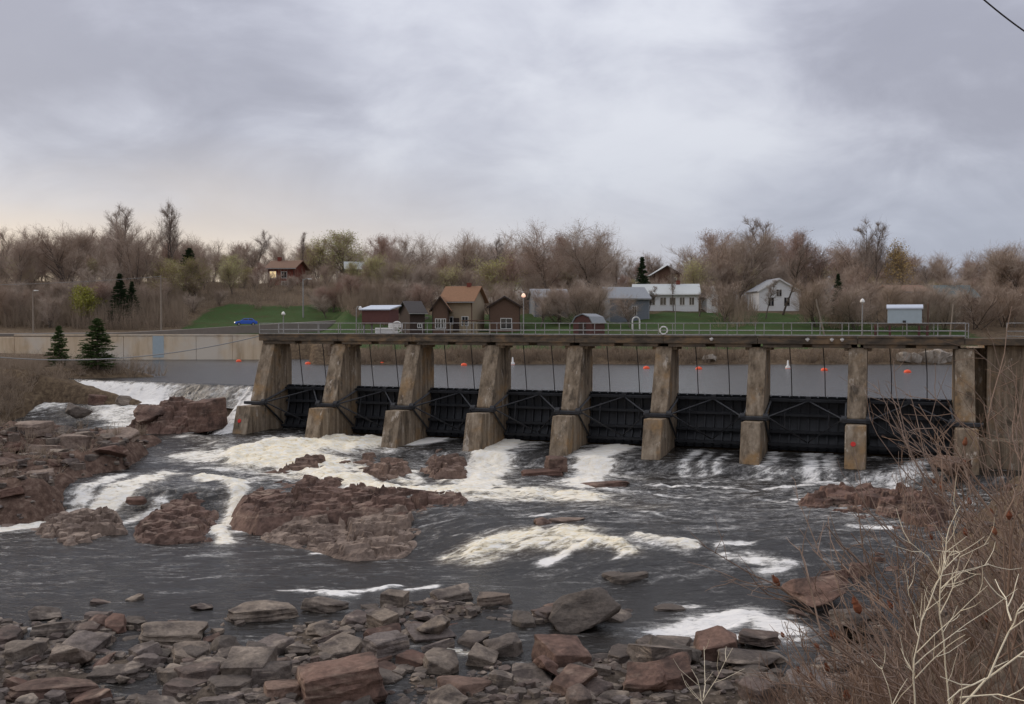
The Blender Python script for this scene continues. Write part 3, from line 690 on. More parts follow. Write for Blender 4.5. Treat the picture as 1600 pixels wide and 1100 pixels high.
def railing(name, b, x0, x1, n, label, top=0.0, mids=(0.48,)):
    r = empty(name, dam(x0, b, DECK_TOP), -TH); L = x1 - x0; h = top - DECK_TOP
    pm = MB().tube([(0, 0, 0), (0, 0, h)], 0.032, 6).mesh('post', M['galvanised'])
    for i in range(n):
        o = link('post', pm, r, (i*L/(n-1) + (0.0 if i in (0, n-1) else random.uniform(-.03, .03)), 0, 0))
        o.rotation_euler = (random.uniform(-.012, .012), random.uniform(-.012, .012), 0)
    for hh in [h] + [h*m for m in mids] + [0.16]:
        MB().tube([(L*k/12, 0, hh + random.uniform(-.012, .012)) for k in range(13)], 0.026, 6).build('rail', M['galvanised'], r)
    tag(r, label, 'railing'); return r
railing('walkway_railing', -0.26, -0.7, 8*BAY + 0.2, 30, 'grey pipe railing along the downstream edge of the dam walkway', 0.0)
railing('walkway_railing', 2.50, -0.7, 8*BAY + 0.2, 28, 'grey pipe railing along the reservoir edge of the dam walkway', 0.0)
railing('walkway_railing', -0.26, 8*BAY + 2.4, 8*BAY + 16, 6, 'grey pipe railing on the deck right of the last pier', 0.0)

# ------------------------------------------------------------------ rocks
def rock_mesh(name, seed, shape='angular', cuts=2, rough=0.035):
    """an angular stone of about unit half-size: the hull of a few points, broken up and roughened"""
    r = random.Random(seed); bm = bmesh.new()
    if shape == 'block':
        pts = [(sx*(1 - r.uniform(0, .22)), sy*(1 - r.uniform(0, .22)), sz*(1 - r.uniform(0, .2))) for sx in (-1, 1) for sy in (-1, 1) for sz in (-1, 1)]
        pts += [(r.uniform(-1, 1)*.9, r.uniform(-1, 1)*.9, s*r.uniform(.92, 1.06)) for s in (-1, 1, 1)]
    elif shape == 'slab':
        pts = []
        k = r.randint(6, 9); a0 = r.uniform(0, 6)
        for i in range(k):
            t = a0 + 2*math.pi*(i + r.uniform(-.3, .3))/k; q = r.uniform(.8, 1.1)
            pts += [(q*math.cos(t), q*math.sin(t), r.uniform(.35, 1.0)), (q*1.08*math.cos(t + .1), q*1.08*math.sin(t + .1), -1)]
    else:
        pts = []
        for i in range(r.randint(13, 20)):
            v = Vector((r.gauss(0, 1), r.gauss(0, 1), r.gauss(0, 1))).normalized()
            k = (abs(v.x)**3 + abs(v.y)**3 + abs(v.z)**3)**(-1/3)*r.uniform(.82, 1.04); pts.append(tuple(v*k))
    for p in pts: bm.verts.new(p)
    bmesh.ops.convex_hull(bm, input=bm.verts)
    bmesh.ops.delete(bm, geom=[v for v in bm.verts if not v.link_faces], context='VERTS')
    bmesh.ops.dissolve_limit(bm, angle_limit=0.2, verts=bm.verts, edges=bm.edges)
    bmesh.ops.triangulate(bm, faces=bm.faces)
    if cuts:
        bmesh.ops.bevel(bm, geom=bm.edges[:], offset=0.05, segments=1, affect='EDGES', clamp_overlap=True)
        bmesh.ops.triangulate(bm, faces=bm.faces)
        for _ in range(cuts): 
            long = [e for e in bm.edges if e.calc_length() > 0.28]
            if not long: break
            bmesh.ops.subdivide_edges(bm, edges=long, cuts=1)
            bmesh.ops.triangulate(bm, faces=bm.faces)
        co = np.array([v.co for v in bm.verts])
        n = fbm(co[:, 0]*1.6 + seed, co[:, 1]*1.6 + co[:, 2]*1.3, seed, 3) + 0.5*fbm(co[:, 2]*5 + seed, co[:, 0]*0.7, seed + 3, 2)
        for v, k in zip(bm.verts, n): v.co += v.normal*float(k)*rough*5.0
    me = bpy.data.meshes.new(name); bm.to_mesh(me); bm.free(); return me
def with_mat(me, mat):
    c = me.copy(); c.materials.clear(); c.materials.append(mat); return c
_R = {}
def rock_proto(shape, k, mat, fine=False):
    key = (shape, k, mat, fine)
    if key not in _R:
        base = rock_mesh('rock', 100 + k*7 + {'angular': 0, 'block': 1000, 'slab': 2000}[shape], shape, 4 if fine else 2)
        base.materials.append(M[mat]); _R[key] = base
    return _R[key]
_ri = random.Random(5); LAST = ['', '']
def put_rock(name, x, y, z, sx, sy, sz, rz=None, shape='angular', mat='rock_grey', tilt=0.12, parent=None, k=None, fine=False, rx=None, ry=None):
    LAST[:] = [shape, mat]
    me = rock_proto(shape, _ri.randrange(8) if k is None else k, mat, fine)
    o = link(name, me, parent, (x, y, z))
    o.rotation_euler = (_ri.gauss(0, tilt) if rx is None else rx, _ri.gauss(0, tilt) if ry is None else ry, _ri.uniform(0, 6.28) if rz is None else rz)
    o.scale = (sx, sy, sz); return o
def hero(px, py, z, wpx, hpx, depth, label, shape='angular', mat='rock_grey', k=None, rz=0.0, tilt=0.08, name='rock', group=None, rx=None, ry=None, fine=True, parent=None):
    """px,py: middle of the foot line as seen; the foot stands at height z"""
    p = at_z(px, py, z); m = p.y/F; w = wpx*m/2; h = max(.30*hpx*m, (hpx*m - depth*abs(z)/p.length*.75)/1.72)
    o = put_rock(name, p.x, p.y + depth/2, z + h*0.72, w, depth/2, h, rz, shape, mat, tilt, parent, k, fine, rx, ry)
    if parent is None: tag(o, label, 'rock', group)
    return o

LAND = [(520, 1075, 'the large squared boulder'), (915, 970, 'the wide wedge boulder'), (1055, 1025, 'the dark rounded boulder'), (725, 1075, 'the dark red angular boulder'), (170, 1060, 'the long tan-topped stone'), (60, 965, 'the small foam spot'),
        (310, 950, 'the lone offshore stone'), (395, 960, 'the broad pale slab'), (680, 975, 'the grey pointed boulder'), (705, 930, 'the stony point'), (1130, 980, 'the smooth white foam patch'), (285, 1030, 'the tilted slab'), (1010, 1070, 'the purple-brown boulder'),
        (112, 820, 'the flat tan rock'), (200, 780, 'the left cascade'), (300, 790, 'the dividing rock'), (160, 610, 'the white weir fall'), (60, 650, 'the foam at the weir stream'), (1420, 800, 'the broad pinkish shelf'), (1300, 870, 'the dark red ledge'), (1290, 930, 'the reddish boulder'), (1500, 740, 'the last pier'), (150, 540, 'the full green pine')]
def project(x, y, z):
    f = y*CP - z*SP; u = y*SP + z*CP
    return 800 + F*x/f, 550 - F*u/f
def beside(x, y, z):
    px, py = project(x, y, z); b = min(LAND, key=lambda l: (l[0]-px)**2 + 4*(l[1]-py)**2); dx, dy = px - b[0], py - b[1]
    far = math.hypot(dx, dy)
    if abs(dx) > 1.6*abs(dy): w = 'left of' if dx < 0 else 'right of'
    else: w = 'behind' if dy < 0 else 'in front of'
    return ('close ' if far < 45 else '') + w + ' ' + b[2]
def inside_dist(X, Y, poly):
    d = np.full(X.shape, 1e9); ins = np.zeros(X.shape, bool); n = len(poly)
    for i in range(n):
        p, q = poly[i], poly[(i + 1) % n]; d = np.minimum(d, seg_dist(X, Y, p, q))
        c = ((p[1] > Y) != (q[1] > Y)) & (X < (q[0] - p[0])*(Y - p[1])/(q[1] - p[1] + 1e-12) + p[0]); ins ^= c
    return np.where(ins, d, -d)
def ledge(poly, foot, rise, slope, mat, label, seed, dip=(0.0, 0.0), st=0.11, steps=2.3, rough=1.0, name='rock_ledge'):
    """a low outcrop of bedrock: an outline in plan raised in broken steps out of the water"""
    xs = [p[0] for p in poly]; ys = [p[1] for p in poly]
    X, Y = np.meshgrid(np.arange(min(xs) - 1.2, max(xs) + 1.2, st), np.arange(min(ys) - 1.2, max(ys) + 1.2, st))
    d = inside_dist(X + 0.9*fbm(X*.7, Y*.7, seed, 4), Y + 0.9*fbm(X*.7, Y*.7, seed + 9, 4), poly)
    cx, cy = sum(xs)/len(xs), sum(ys)/len(ys)
    up = rise*(1 - np.exp(-np.clip(d, 0, None)*slope/rise))
    base = up + (dip[0]*(X - cx) + dip[1]*(Y - cy)) + 1.2*rise**.5*rough*fbm(X*.33, Y*.5, seed + 20, 3)*S(d, 0, 1.5)
    # broken into slabs: each cell is a plane with its own height and a common dip
    wx, wy = X + .5*fbm(X*.9, Y*.9, seed + 31, 3), Y + .5*fbm(X*.9, Y*.9, seed + 37, 3)
    h = base
    for sx, sy, amp, til, sd in ((2.8, 1.6, .42, .18, 3), (1.1, .6, .20, .2, 4)):
        gap, ccx, ccy, cid = cells((wx*.93 + wy*.36)/sx, (-wx*.36 + wy*.93)/sy, seed + sd)
        tx = (_hash(np.round(cid*9999), np.round(cid*777), 5) - .5)*til*2; ty = (_hash(np.round(cid*9999), np.round(cid*777), 6) - .35)*til*2
        lx, ly = (wx*.93 + wy*.36) - ccx*sx, (-wx*.36 + wy*.93) - ccy*sy
        h = h*.45 + (np.floor(h*steps*1.5 + cid*.8)/(steps*1.5))*.55 + amp*rough*(cid - .5) + tx*lx + ty*ly - .30*amp/.3*S(gap, .08, .015)
    h = base + (h - base)*S(d, -.1, .5)
    Z = foot + h + .05*fbm(X*3.2, Y*3.2, seed + 40, 3) + np.where(d < 0, d*1.6, 0)
    me = grid_mesh(name, X, Y, Z, d > -.75, M[mat], {})
    me.polygons.foreach_set('use_smooth', np.zeros(len(me.polygons), bool))
    o = link(name, me); tag(o, label, 'rock ledge'); return o
def px_poly(pts, z): return [tuple(at_z(px, py, z)[:2]) for px, py in pts]
def build_rocks():
    L = ledge
    L(px_poly([(372, 772), (440, 755), (525, 752), (570, 768), (640, 773), (742, 776), (744, 796), (660, 802), (560, 798), (470, 796), (400, 798), (378, 788)], -10.0), -10.08, .55, .8, 'rock_red', 'upper step of the long red-brown rock ledge in the middle of the river', 411, (.015, .015), rough=.62)
    L(px_poly([(400, 815), (470, 800), (560, 796), (650, 806), (742, 808), (730, 836), (660, 845), (622, 862), (550, 868), (480, 850), (420, 838)], -10.9), -10.85, .6, .5, 'rock_tan', 'lower tan step of the long rock ledge in the middle of the river', 433, (.03, .05), rough=.6)
    L(px_poly([(38, 818), (80, 806), (150, 800), (190, 806), (205, 832), (150, 845), (110, 852), (70, 842)], -11.1), -11.25, .5, .5, 'rock_tan', 'flat tan rock between the left cascade and the dark pool', 455, (0, .02), rough=.6)
    L(px_poly([(205, 812), (255, 790), (262, 766), (312, 762), (345, 785), (330, 815), (345, 832), (250, 838), (205, 832)], -10.7), -11.05, .8, .8, 'rock_red', 'red rock dividing the two left cascades', 477, (0, .06), rough=.7)
    L([(-31.6, 83.4), (-30.8, 87.0), (-28, 89.2), (-24.8, 87.4), (-23.8, 84.4), (-23.6, 81.5), (-26, 80.9), (-28.8, 81.8)], -8.6, 2.4, 1.7, 'rock_red', 'tall broken red rock mass under the middle of the weir', 499, (.05, .10), steps=1.8, rough=.8)
    L(px_poly([(1228, 778), (1300, 768), (1370, 770), (1480, 784), (1510, 830), (1420, 842), (1340, 815), (1240, 796)], -9.9), -10.05, .75, .6, 'rock_red', 'broad pinkish rock shelf on the right bank behind the bushes', 521, (.06, 0))
    L(px_poly([(1185, 880), (1240, 850), (1330, 842), (1400, 855), (1420, 905), (1310, 918), (1215, 905)], -10.8), -11.0, .8, .7, 'rock_red', 'dark red ledge at the edge of the right bank', 543, (.06, 0))
    L(px_poly([(555, 735), (590, 716), (640, 722), (642, 745), (610, 752), (570, 748)], -9.75), -9.9, .8, 1.0, 'rock_red', 'rounded red rock in white water below the third pier', 565)
    L(px_poly([(655, 738), (670, 716), (715, 714), (735, 728), (725, 746), (680, 748)], -9.75), -9.9, .8, 1.0, 'rock_red', 'rounded red rock below the fourth pier', 587)
    L(px_poly([(410, 735), (480, 722), (600, 716), (590, 726), (500, 734)], -9.6), -9.75, .3, .4, 'rock_red', 'low dark rock hidden in the foam below the second pier', 609)
    G, R, T = 'rock_grey', 'rock_red', 'rock_tan'
    # big stones of the near shore
    hero(520, 1112, -11.2, 138, 88, 2.3, 'large squared red-brown boulder at the bottom edge of the stony shore', 'block', R, 1, 0.28)
    hero(725, 1100, -11.2, 96, 62, 1.6, 'dark red angular boulder just right of the large squared boulder', 'angular', R, 2, 0.5)
    hero(915, 996, -11.25, 138, 86, 2.4, 'wide dark wedge boulder standing alone in still water', 'angular', 'rock_dark', 3, 0.1)
    hero(1055, 1052, -11.2, 96, 66, 1.9, 'dark rounded boulder beside the smooth white foam patch', 'angular', 'rock_dark', 4, 0.9)
    hero(905, 1100, -11.2, 100, 66, 1.6, 'split red-brown boulder with a sharp front edge', 'angular', R, 5, 0.6)
    hero(1008, 1092, -11.2, 86, 66, 1.6, 'dark purple-brown boulder below the rounded foam-side boulder', 'angular', R, 6, 0.2)
    hero(845, 1066, -11.2, 66, 46, 1.2, 'maroon boulder left behind the split boulder', 'angular', R, 7, 0.4)
    hero(680, 1000, -11.2, 62, 44, 1.2, 'grey pointed boulder at the waterline above the stones', 'angular', G, 1, 0.2)
    hero(600, 1030, -11.2, 74, 42, 1.1, 'grey block leaning among stones behind the squared boulder', 'block', G, 2, 0.7)
    hero(505, 960, -11.25, 68, 27, 1.2, 'low dark slab touching a thin line of foam', 'slab', G, 3, 0.2)
    hero(705, 946, -11.3, 78, 34, 1.5, 'flat tan-grey slab at the tip of the stony point', 'slab', G, 4, 0.6)
    hero(770, 952, -11.3, 62, 30, 1.2, 'dark slab right of the flat slab on the stony point', 'slab', G, 5, 0.1)
    hero(982, 922, -11.3, 90, 36, 1.8, 'low wet slab lying in the dark pool past the wedge boulder', 'slab', 'rock_dark', 6, 0.3)
    hero(1132, 898, -11.2, 72, 40, 1.5, 'brown block at the end of the rapid', 'block', G, 7, 0.5)
    hero(1200, 905, -11.1, 62, 26, 1.5, 'red ledge stone between the rapid and the bushes', 'slab', R, 1, 0.2)
    hero(1046, 958, -11.25, 56, 13, 0.7, 'thin flat stone above the smooth foam patch', 'slab', G, 2, 0.0)
    hero(60, 974, -11.25, 62, 30, 1.2, 'grey stone at the water edge beside a small foam spot on the left', 'angular', G, 3, 0.2)
    hero(310, 958, -11.3, 42, 18, 0.8, 'single grey stone just off the shore, rightmost of the loose stones in the pool', 'angular', G, 4, 0.1)
    hero(152, 949, -11.3, 36, 13, 0.6, 'small pale stone in the pool, left of two', 'slab', G, 5, 0.3)
    hero(207, 943, -11.3, 34, 14, 0.6, 'small pale stone in the pool, right of two', 'slab', G, 6, 0.8)
    hero(170, 1068, -11.2, 95, 30, 1.2, 'long tan-topped stone in the lower left stones', 'slab', G, 7, 0.2)
    hero(60, 1100, -11.15, 150, 40, 1.5, 'dark wet slab in the bottom left corner', 'slab', R, 2, 0.4)
    hero(285, 1040, -11.2, 90, 34, 1.4, 'grey slab tilted into a puddle at lower left', 'slab', G, 1, 1.1, rx=0.2)
    hero(395, 975, -11.2, 120, 36, 1.8, 'broad pale slab on the shore below the central ledge', 'slab', G, 2, 0.3)
    hero(260, 1010, -11.2, 120, 42, 1.8, 'broad weathered grey slab at the left shore', 'slab', G, 4, 0.5)
    # rocks in the river under the gates
    0 and hero(598, 752, -9.9, 98, 44, 2.6, 'rounded red boulder in white water below the third pier', 'angular', R, 1, 0.1)
    0 and hero(695, 747, -9.9, 84, 40, 2.4, 'rounded red boulder below the fourth pier', 'angular', R, 2, 0.4)
    0 and hero(500, 722, -9.7, 130, 18, 2.0, 'low dark rock hidden in the foam below the second pier', 'slab', R, 3, 0.1)
    hero(850, 748, -9.9, 84, 20, 1.6, 'low red rock at the foot of the fifth pier', 'slab', R, 4, 0.3)
    hero(870, 735, -9.5, 34, 24, 1.0, 'rust red block at the foot of the fifth pier', 'block', R, 5, 0.3)
    hero(945, 764, -9.95, 94, 14, 1.8, 'flat red rock awash below the fifth bay', 'slab', R, 6, 0.1)
    hero(840, 833, -10.2, 60, 26, 1.2, 'jagged red stone breaking the water above the rapid', 'angular', R, 7, 0.2)
    hero(885, 825, -10.1, 70, 18, 1.2, 'low tan stone breaking the water above the rapid', 'slab', T, 1, 0.2)
    hero(600, 735, -9.8, 70, 12, 1.5, 'dark low rock behind the rounded red boulder', 'slab', R, 1, 0.6)
    # tan flat rock at the left of the pool and stones of the cascades
    0 and hero(112, 852, -11.4, 165, 62, 5.5, 'flat tan rock between the left cascade and the dark pool', 'slab', T, 2, 0.1, rx=-0.05, ry=0.05)
    0 and hero(240, 838, -11.4, 120, 32, 3.0, 'low brown rock right of the flat tan rock', 'slab', R, 3, 0.2)
    0 and hero(300, 812, -10.9, 96, 48, 3.0, 'red rock dividing the two left cascades', 'angular', R, 4, 0.4)
    0 and hero(300, 832, -11.4, 110, 28, 2.0, 'dark red step at the foot of the small cascade', 'slab', R, 5, 0.0)
    hero(205, 790, -10.6, 44, 18, 1.0, 'wet dark rock standing in the left cascade', 'angular', R, 6, 0.9)
    hero(250, 806, -10.9, 50, 20, 1.2, 'small wet rock at the end of the left cascade', 'angular', R, 7, 0.5)
    # rocks under the weir
    WR = [82, 91, 87, 90, 80.5]
    for j, (px, py, z, w, h, d, m, s, lb) in enumerate([
        (225, 662, -8.7, 70, 34, 3.0, R, 'angular', 'low brown rock at the foot of the tall weir rock'), (150, 632, -7.2, 40, 16, 1.6, R, 'slab', 'dark rock awash under the white weir fall'),
        (118, 652, -8.2, 44, 26, 2.0, G, 'angular', 'dark round rock in the foam of the weir stream'), (190, 634, -7.3, 36, 18, 1.6, G, 'angular', 'small dark rock at the foot of the weir fall'), (318, 668, -8.3, 60, 46, 2.0, R, 'block', 'squared dark rock beside the narrow chute of the weir')]):
        Yw = WR[j]; hero(px, py, -(py - 505)*Yw/F, w, h, d, lb, s, m, j % 8, 0.3*j)
    # ledges of the right bank
    for j, (px, py, z, w, h, d, m, lb) in enumerate([
        (1290, 950, -10.9, 120, 60, 3.0, R, 'reddish boulder half hidden by twigs at the right shore'), (1190, 1010, -11.1, 90, 24, 1.5, G, 'grey slab at the shore under the low twigs'),
        (1180, 1045, -11.0, 120, 34, 1.8, G, 'broad grey slab under the sumac twigs'), (1350, 985, -10.6, 110, 40, 2.0, G, 'grey boulder among twigs on the right bank'), (1500, 745, -9.0, 90, 40, 2.5, R, 'brown rock at the foot of the last pier')]):
        hero(px, py, z, w, h, d, lb, 'slab' if j % 2 else 'angular', m, j % 8, 0.35*j)
    # stones of the near shore, left bank and right bank
    r = random.Random(21); placed = []
    def scatter(n, xr, yr, size, label, group, mats, shapes, zoff=0.0, flat=(.3, .7), cond=None, name='rock'):
        c = 0; tries = 0
        while c < n and tries < n*40:
            tries += 1
            x, y = r.uniform(*xr), r.uniform(*yr); s = size(r)
            if abs(x) > 0.52*y + 1: continue
            if cond and not cond(x, y): continue
            if math.hypot((x - 2.2)/3.0, (y - 36.8)/1.6) < 1 and r.random() < .85: continue
            if math.hypot((x - 7.9)/3.3, (y - 38.3)/1.7) < 1: continue
            if any((x-a)**2 + (y-b)**2 < (0.54*(s + q))**2 for a, b, q in placed): continue
            placed.append((x, y, s)); z = gz(x, y)
            sz = s*r.uniform(*flat)
            put_rock(name, x, y, z + sz*0.35 + zoff, s*r.uniform(.8, 1.25), s*r.uniform(.8, 1.2), sz, None, r.choice(shapes), r.choice(mats), 0.16)
            shp, mt = LAST
            word = {'slab': 'flat', 'block': 'blocky', 'angular': 'angular'}[shp]; colr = {'rock_grey': 'grey-brown', 'rock_red': 'reddish', 'rock_tan': 'tan', 'rock_dark': 'dark'}[mt]
            sz_w = 'tiny' if s < .22 else 'small' if s < .36 else 'knee-high' if s < .6 else 'large'
            tag(col.objects[-1], f'{sz_w} {word} {colr} {label} {beside(x, y, z)}', 'rock', group); c += 1
    near = lambda rr: 0.22 + 0.58*rr.random()**1.6
    scatter(22, (-24, 13), (30, 39), lambda q: q.uniform(.45, .85), 'shore boulder', 'boulders of the near shore', ['rock_grey', 'rock_grey', 'rock_red'], ['angular', 'block', 'slab'])
    scatter(185, (-24, 12), (29.5, 41), near, 'shore stone', 'stones of the near shore', ['rock_grey']*5 + ['rock_dark']*2 + ['rock_red'], ['angular', 'slab', 'slab', 'slab', 'block'], cond=lambda x, y: y < 38.6 - 1.6*math.sin(x*.5) or (abs(x + 1) < 5 and y < 44.5))
    scatter(32, (-45, -25), (57, 78), lambda q: q.uniform(.5, 1.3), 'left-bank rock', 'rocks of the left bank', ['rock_red']*3 + ['rock_tan'], ['slab', 'slab', 'angular'], flat=(.18, .42))
    scatter(18, (9, 26), (27, 58), lambda q: q.uniform(.25, .9), 'right-bank rock', 'rocks of the right bank', ['rock_red', 'rock_grey'], ['angular', 'slab', 'block'])
    # pale blocks on the far shore
    for j, (px, w, h) in enumerate([(1415, 22, 16), (1432, 18, 14), (1450, 26, 22), (1474, 30, 24), (1492, 22, 18), (1108, 14, 8), (1460, 16, 10)]):
        x = (px - 800)/F*132; y = float(shore_far(x)) + 1.2
        o = put_rock('rock', x, y, gz(x, y) + 0.3, w*y/F/2, 0.8, h*y/F/2, None, 'block', 'rock_pale', 0.2)
        tag(o, 'pale block of stone on the far reservoir shore', 'rock', 'pale shore blocks')
    # the small stones nobody could count
    v = []; f = []; hulls = []
    for k in range(10):
        me = rock_mesh('tmp', 900 + k, 'angular' if k % 2 else 'slab', 0)
        hulls.append((np.array([q.co for q in me.vertices]), [tuple(p.vertices) for p in me.polygons])); bpy.data.meshes.remove(me)
    n = 0; V = []
    N = 6500
    xs = np.concatenate([rng.uniform(-24, 13, N), rng.uniform(-46, -26, 900), rng.uniform(8, 26, 1200)]); ys = np.concatenate([rng.uniform(28, 42, N), rng.uniform(56, 78, 900), rng.uniform(26, 58, 1200)])
    zs = ground_z(xs, ys); wl = water_level(xs, ys)
    for x, y, z, w_ in zip(xs, ys, zs, wl):
        if (z < w_ - 0.12 and rng.random() < 0.9) or math.hypot((x - 7.9)/3.0, (y - 38.4)/1.5) < 1: continue
        s = 0.05 + 0.22*rng.random()**2.2
        if y > 55: s *= 2
        cv, cf = hulls[rng.integers(10)]; t = rng.uniform(0, 6.28); c_, s_ = math.cos(t), math.sin(t)
        q = cv*np.array([s*1.2, s, s*rng.uniform(.35, .8)]); q = np.stack([q[:, 0]*c_ - q[:, 1]*s_ + x, q[:, 0]*s_ + q[:, 1]*c_ + y, q[:, 2] + z + s*.1], 1)
        V.append(q); f += [tuple(i + n for i in p) for p in cf]; n += len(q)
    me = mesh_from('gravel', np.concatenate(V).tolist(), f, M['rock_rubble'])
    o = link('gravel', me); tag(o, 'small loose stones between the rocks of the shore', 'gravel', kind='stuff')
build_rocks()

# ------------------------------------------------------------------ trees
def branch_path(r, p, d, L, n, wander, lift):
    pts = [Vector(p)]; d = Vector(d).normalized()
    for i in range(n):
        d = (d + Vector((r.gauss(0, wander), r.gauss(0, wander), r.gauss(0, wander)*0.6 + lift))).normalized()
        pts.append(pts[-1] + d*(L/n))
    return pts
def side_dir(r, d, ang):
    d = d.normalized(); u = d.orthogonal().normalized(); w = d.cross(u); t = r.uniform(0, 2*math.pi)
    s = u*math.cos(t) + w*math.sin(t); return d*math.cos(ang) + s*math.sin(ang)
def bare_tree(seed, H=12.0, spread=0.45, stems=1, fork=0.3, limbs=13, up=0.05, twig=1.35, buds=0, bud_size=0.13, tw=0.0115, droop=0.0, dense=1.0, leader=.70, fall=.4):
    """returns (wood, twigs, buds) builders for a leafless tree of height H"""
    r = random.Random(seed); wood, tw_b, bud_b = MB(), MB(), MB()
    def leafbuds(p, k):
        for _ in range(k):
            c = p + Vector((r.gauss(0, .22), r.gauss(0, .22), r.gauss(0, .18))); s = bud_size*r.uniform(.6, 1.4)
            a = Vector((r.gauss(0, 1), r.gauss(0, 1), r.gauss(0, 1))).normalized(); b = a.orthogonal().normalized()
            bud_b.add([c - a*s*.5, c + b*s*.4, c + a*s*.5, c - b*s*.4], [(0, 1, 2, 3)])
    def twigs(path, n, L):
        for _ in range(n):
            i = r.randrange(1, len(path)); t = r.random(); p = path[i-1].lerp(path[i], t)
            d = side_dir(r, path[i] - path[i-1], r.uniform(.3, .95)); d.z += up*2 - droop
            q = branch_path(r, p, d, L*r.uniform(.5, 1.2), 3, .16, up*.5 - droop*.5)
            tw_b.tube(q, [tw, tw*.8, tw*.6, tw*.35], 3, False)
            for _k in range(3):
                j = r.randrange(1, 4); pp = q[j-1].lerp(q[j], r.random())
                dd = side_dir(r, q[j] - q[j-1], r.uniform(.35, .9)); dd.z += up - droop
                e = pp + dd*L*r.uniform(.25, .55)
                tw_b.tube([pp, e], [tw*.62, tw*.28], 3, False)
                if buds: leafbuds(e, buds)
            if buds: leafbuds(q[-1], buds)
    for s in range(stems):
        lean = Vector((r.gauss(0, .10 + .07*stems), r.gauss(0, .10 + .07*stems), 1))
        base = Vector((r.gauss(0, .15*(stems - 1)), r.gauss(0, .15*(stems - 1)), -0.4))
        trunk = branch_path(r, base, lean, H*leader*r.uniform(.9, 1.1), 9, .06, .03)
        r0 = H*0.0135/math.sqrt(stems)
        wood.tube(trunk, [r0*(1 - .88*i/9) + .012 for i in range(10)], 6)
        for k in range(max(4, limbs//stems + 1)):
            t = fork + (1 - fork)*(k + r.random())/(limbs/stems + 1); t = min(t, .97)
            i = min(8, int(t*9)); p = trunk[i].lerp(trunk[i+1], t*9 - i)
            L = H*spread*(1.05 - fall*t)*r.uniform(.75, 1.2); d = side_dir(r, trunk[i+1] - trunk[i], r.uniform(.45, .95)); d.z += up*3
            lp = branch_path(r, p, d, L, 5, .13, up)
            rr = r0*(1 - .8*t)*.55 + .015
            wood.tube(lp, [rr*(1 - .8*j/5) for j in range(6)], 4, False)
            for m in range(int(8*dense)):
                i2 = r.randrange(1, 6); p2 = lp[i2-1].lerp(lp[i2], r.random())
                d2 = side_dir(r, lp[i2] - lp[i2-1], r.uniform(.4, .95)); d2.z += up*2 - droop
                bp = branch_path(r, p2, d2, L*r.uniform(.3, .6), 4, .14, up - droop*.4)
                tw_b.tube(bp, [.026, .022, .018, .014, .010], 3, False)
                twigs(bp, int(7*dense), L*.30*twig)
            twigs(lp[2:], int(5*dense), L*.30*twig)
        twigs(trunk[5:], int(10*dense), H*.09*twig)
    return wood, tw_b, bud_b
def conifer(seed, H=8.0, R=1.9, low=0.06, tiers=30, droop=.25, blunt=0.0):
    r = random.Random(seed); wood, nd = MB(), MB()
    wood.tube([(0, 0, -.3), (0, 0, H*.5), (0, 0, H)], [H*.018, H*.012, .01], 6)
    for k in range(tiers):
        t = low + (1 - low)*(k + r.random()*.6)/tiers; z = H*min(1, t + r.gauss(0, .012))
        rad = R*((1 - t)**(.85 - .4*blunt))*r.uniform(.78, 1.12)*(1 if t > .12 else .8) + .06
        for j in range(13):
            a = r.uniform(0, 6.283); L = rad*r.uniform(.6, 1.15); z = H*min(.99, max(low*.6, t + r.uniform(-.5, .5)*(1 - low)/tiers*2.2))
            d = Vector((math.cos(a), math.sin(a), .25 - droop*(1 - t)))
            q = [Vector((0, 0, z)) + Vector((d.x, d.y, d.z*s - .25*droop*s*s))*L*s for s in (0, .5, 1)]
            wood.tube(q, [.02, .014, .006], 3, False)
            for _ in range(int(10 + 15*L)):
                s = r.random()**.6; p = q[0].lerp(q[1], s*2) if s < .5 else q[1].lerp(q[2], s*2 - 1)
                e = Vector((d.x*.6 + r.gauss(0, .5), d.y*.6 + r.gauss(0, .5), r.gauss(.05, .28))).normalized()*r.uniform(.14, .34)*(H/8)**.5
                w_ = e.orthogonal().normalized()*r.uniform(.05, .09)
                nd.add([p - w_, p + w_, p + e], [(0, 1, 2)]); 
                w2 = e.cross(w_).normalized()*.07; nd.add([p - w2, p + w2, p + e*.95], [(0, 1, 2)])
    return wood, nd
_T = {}
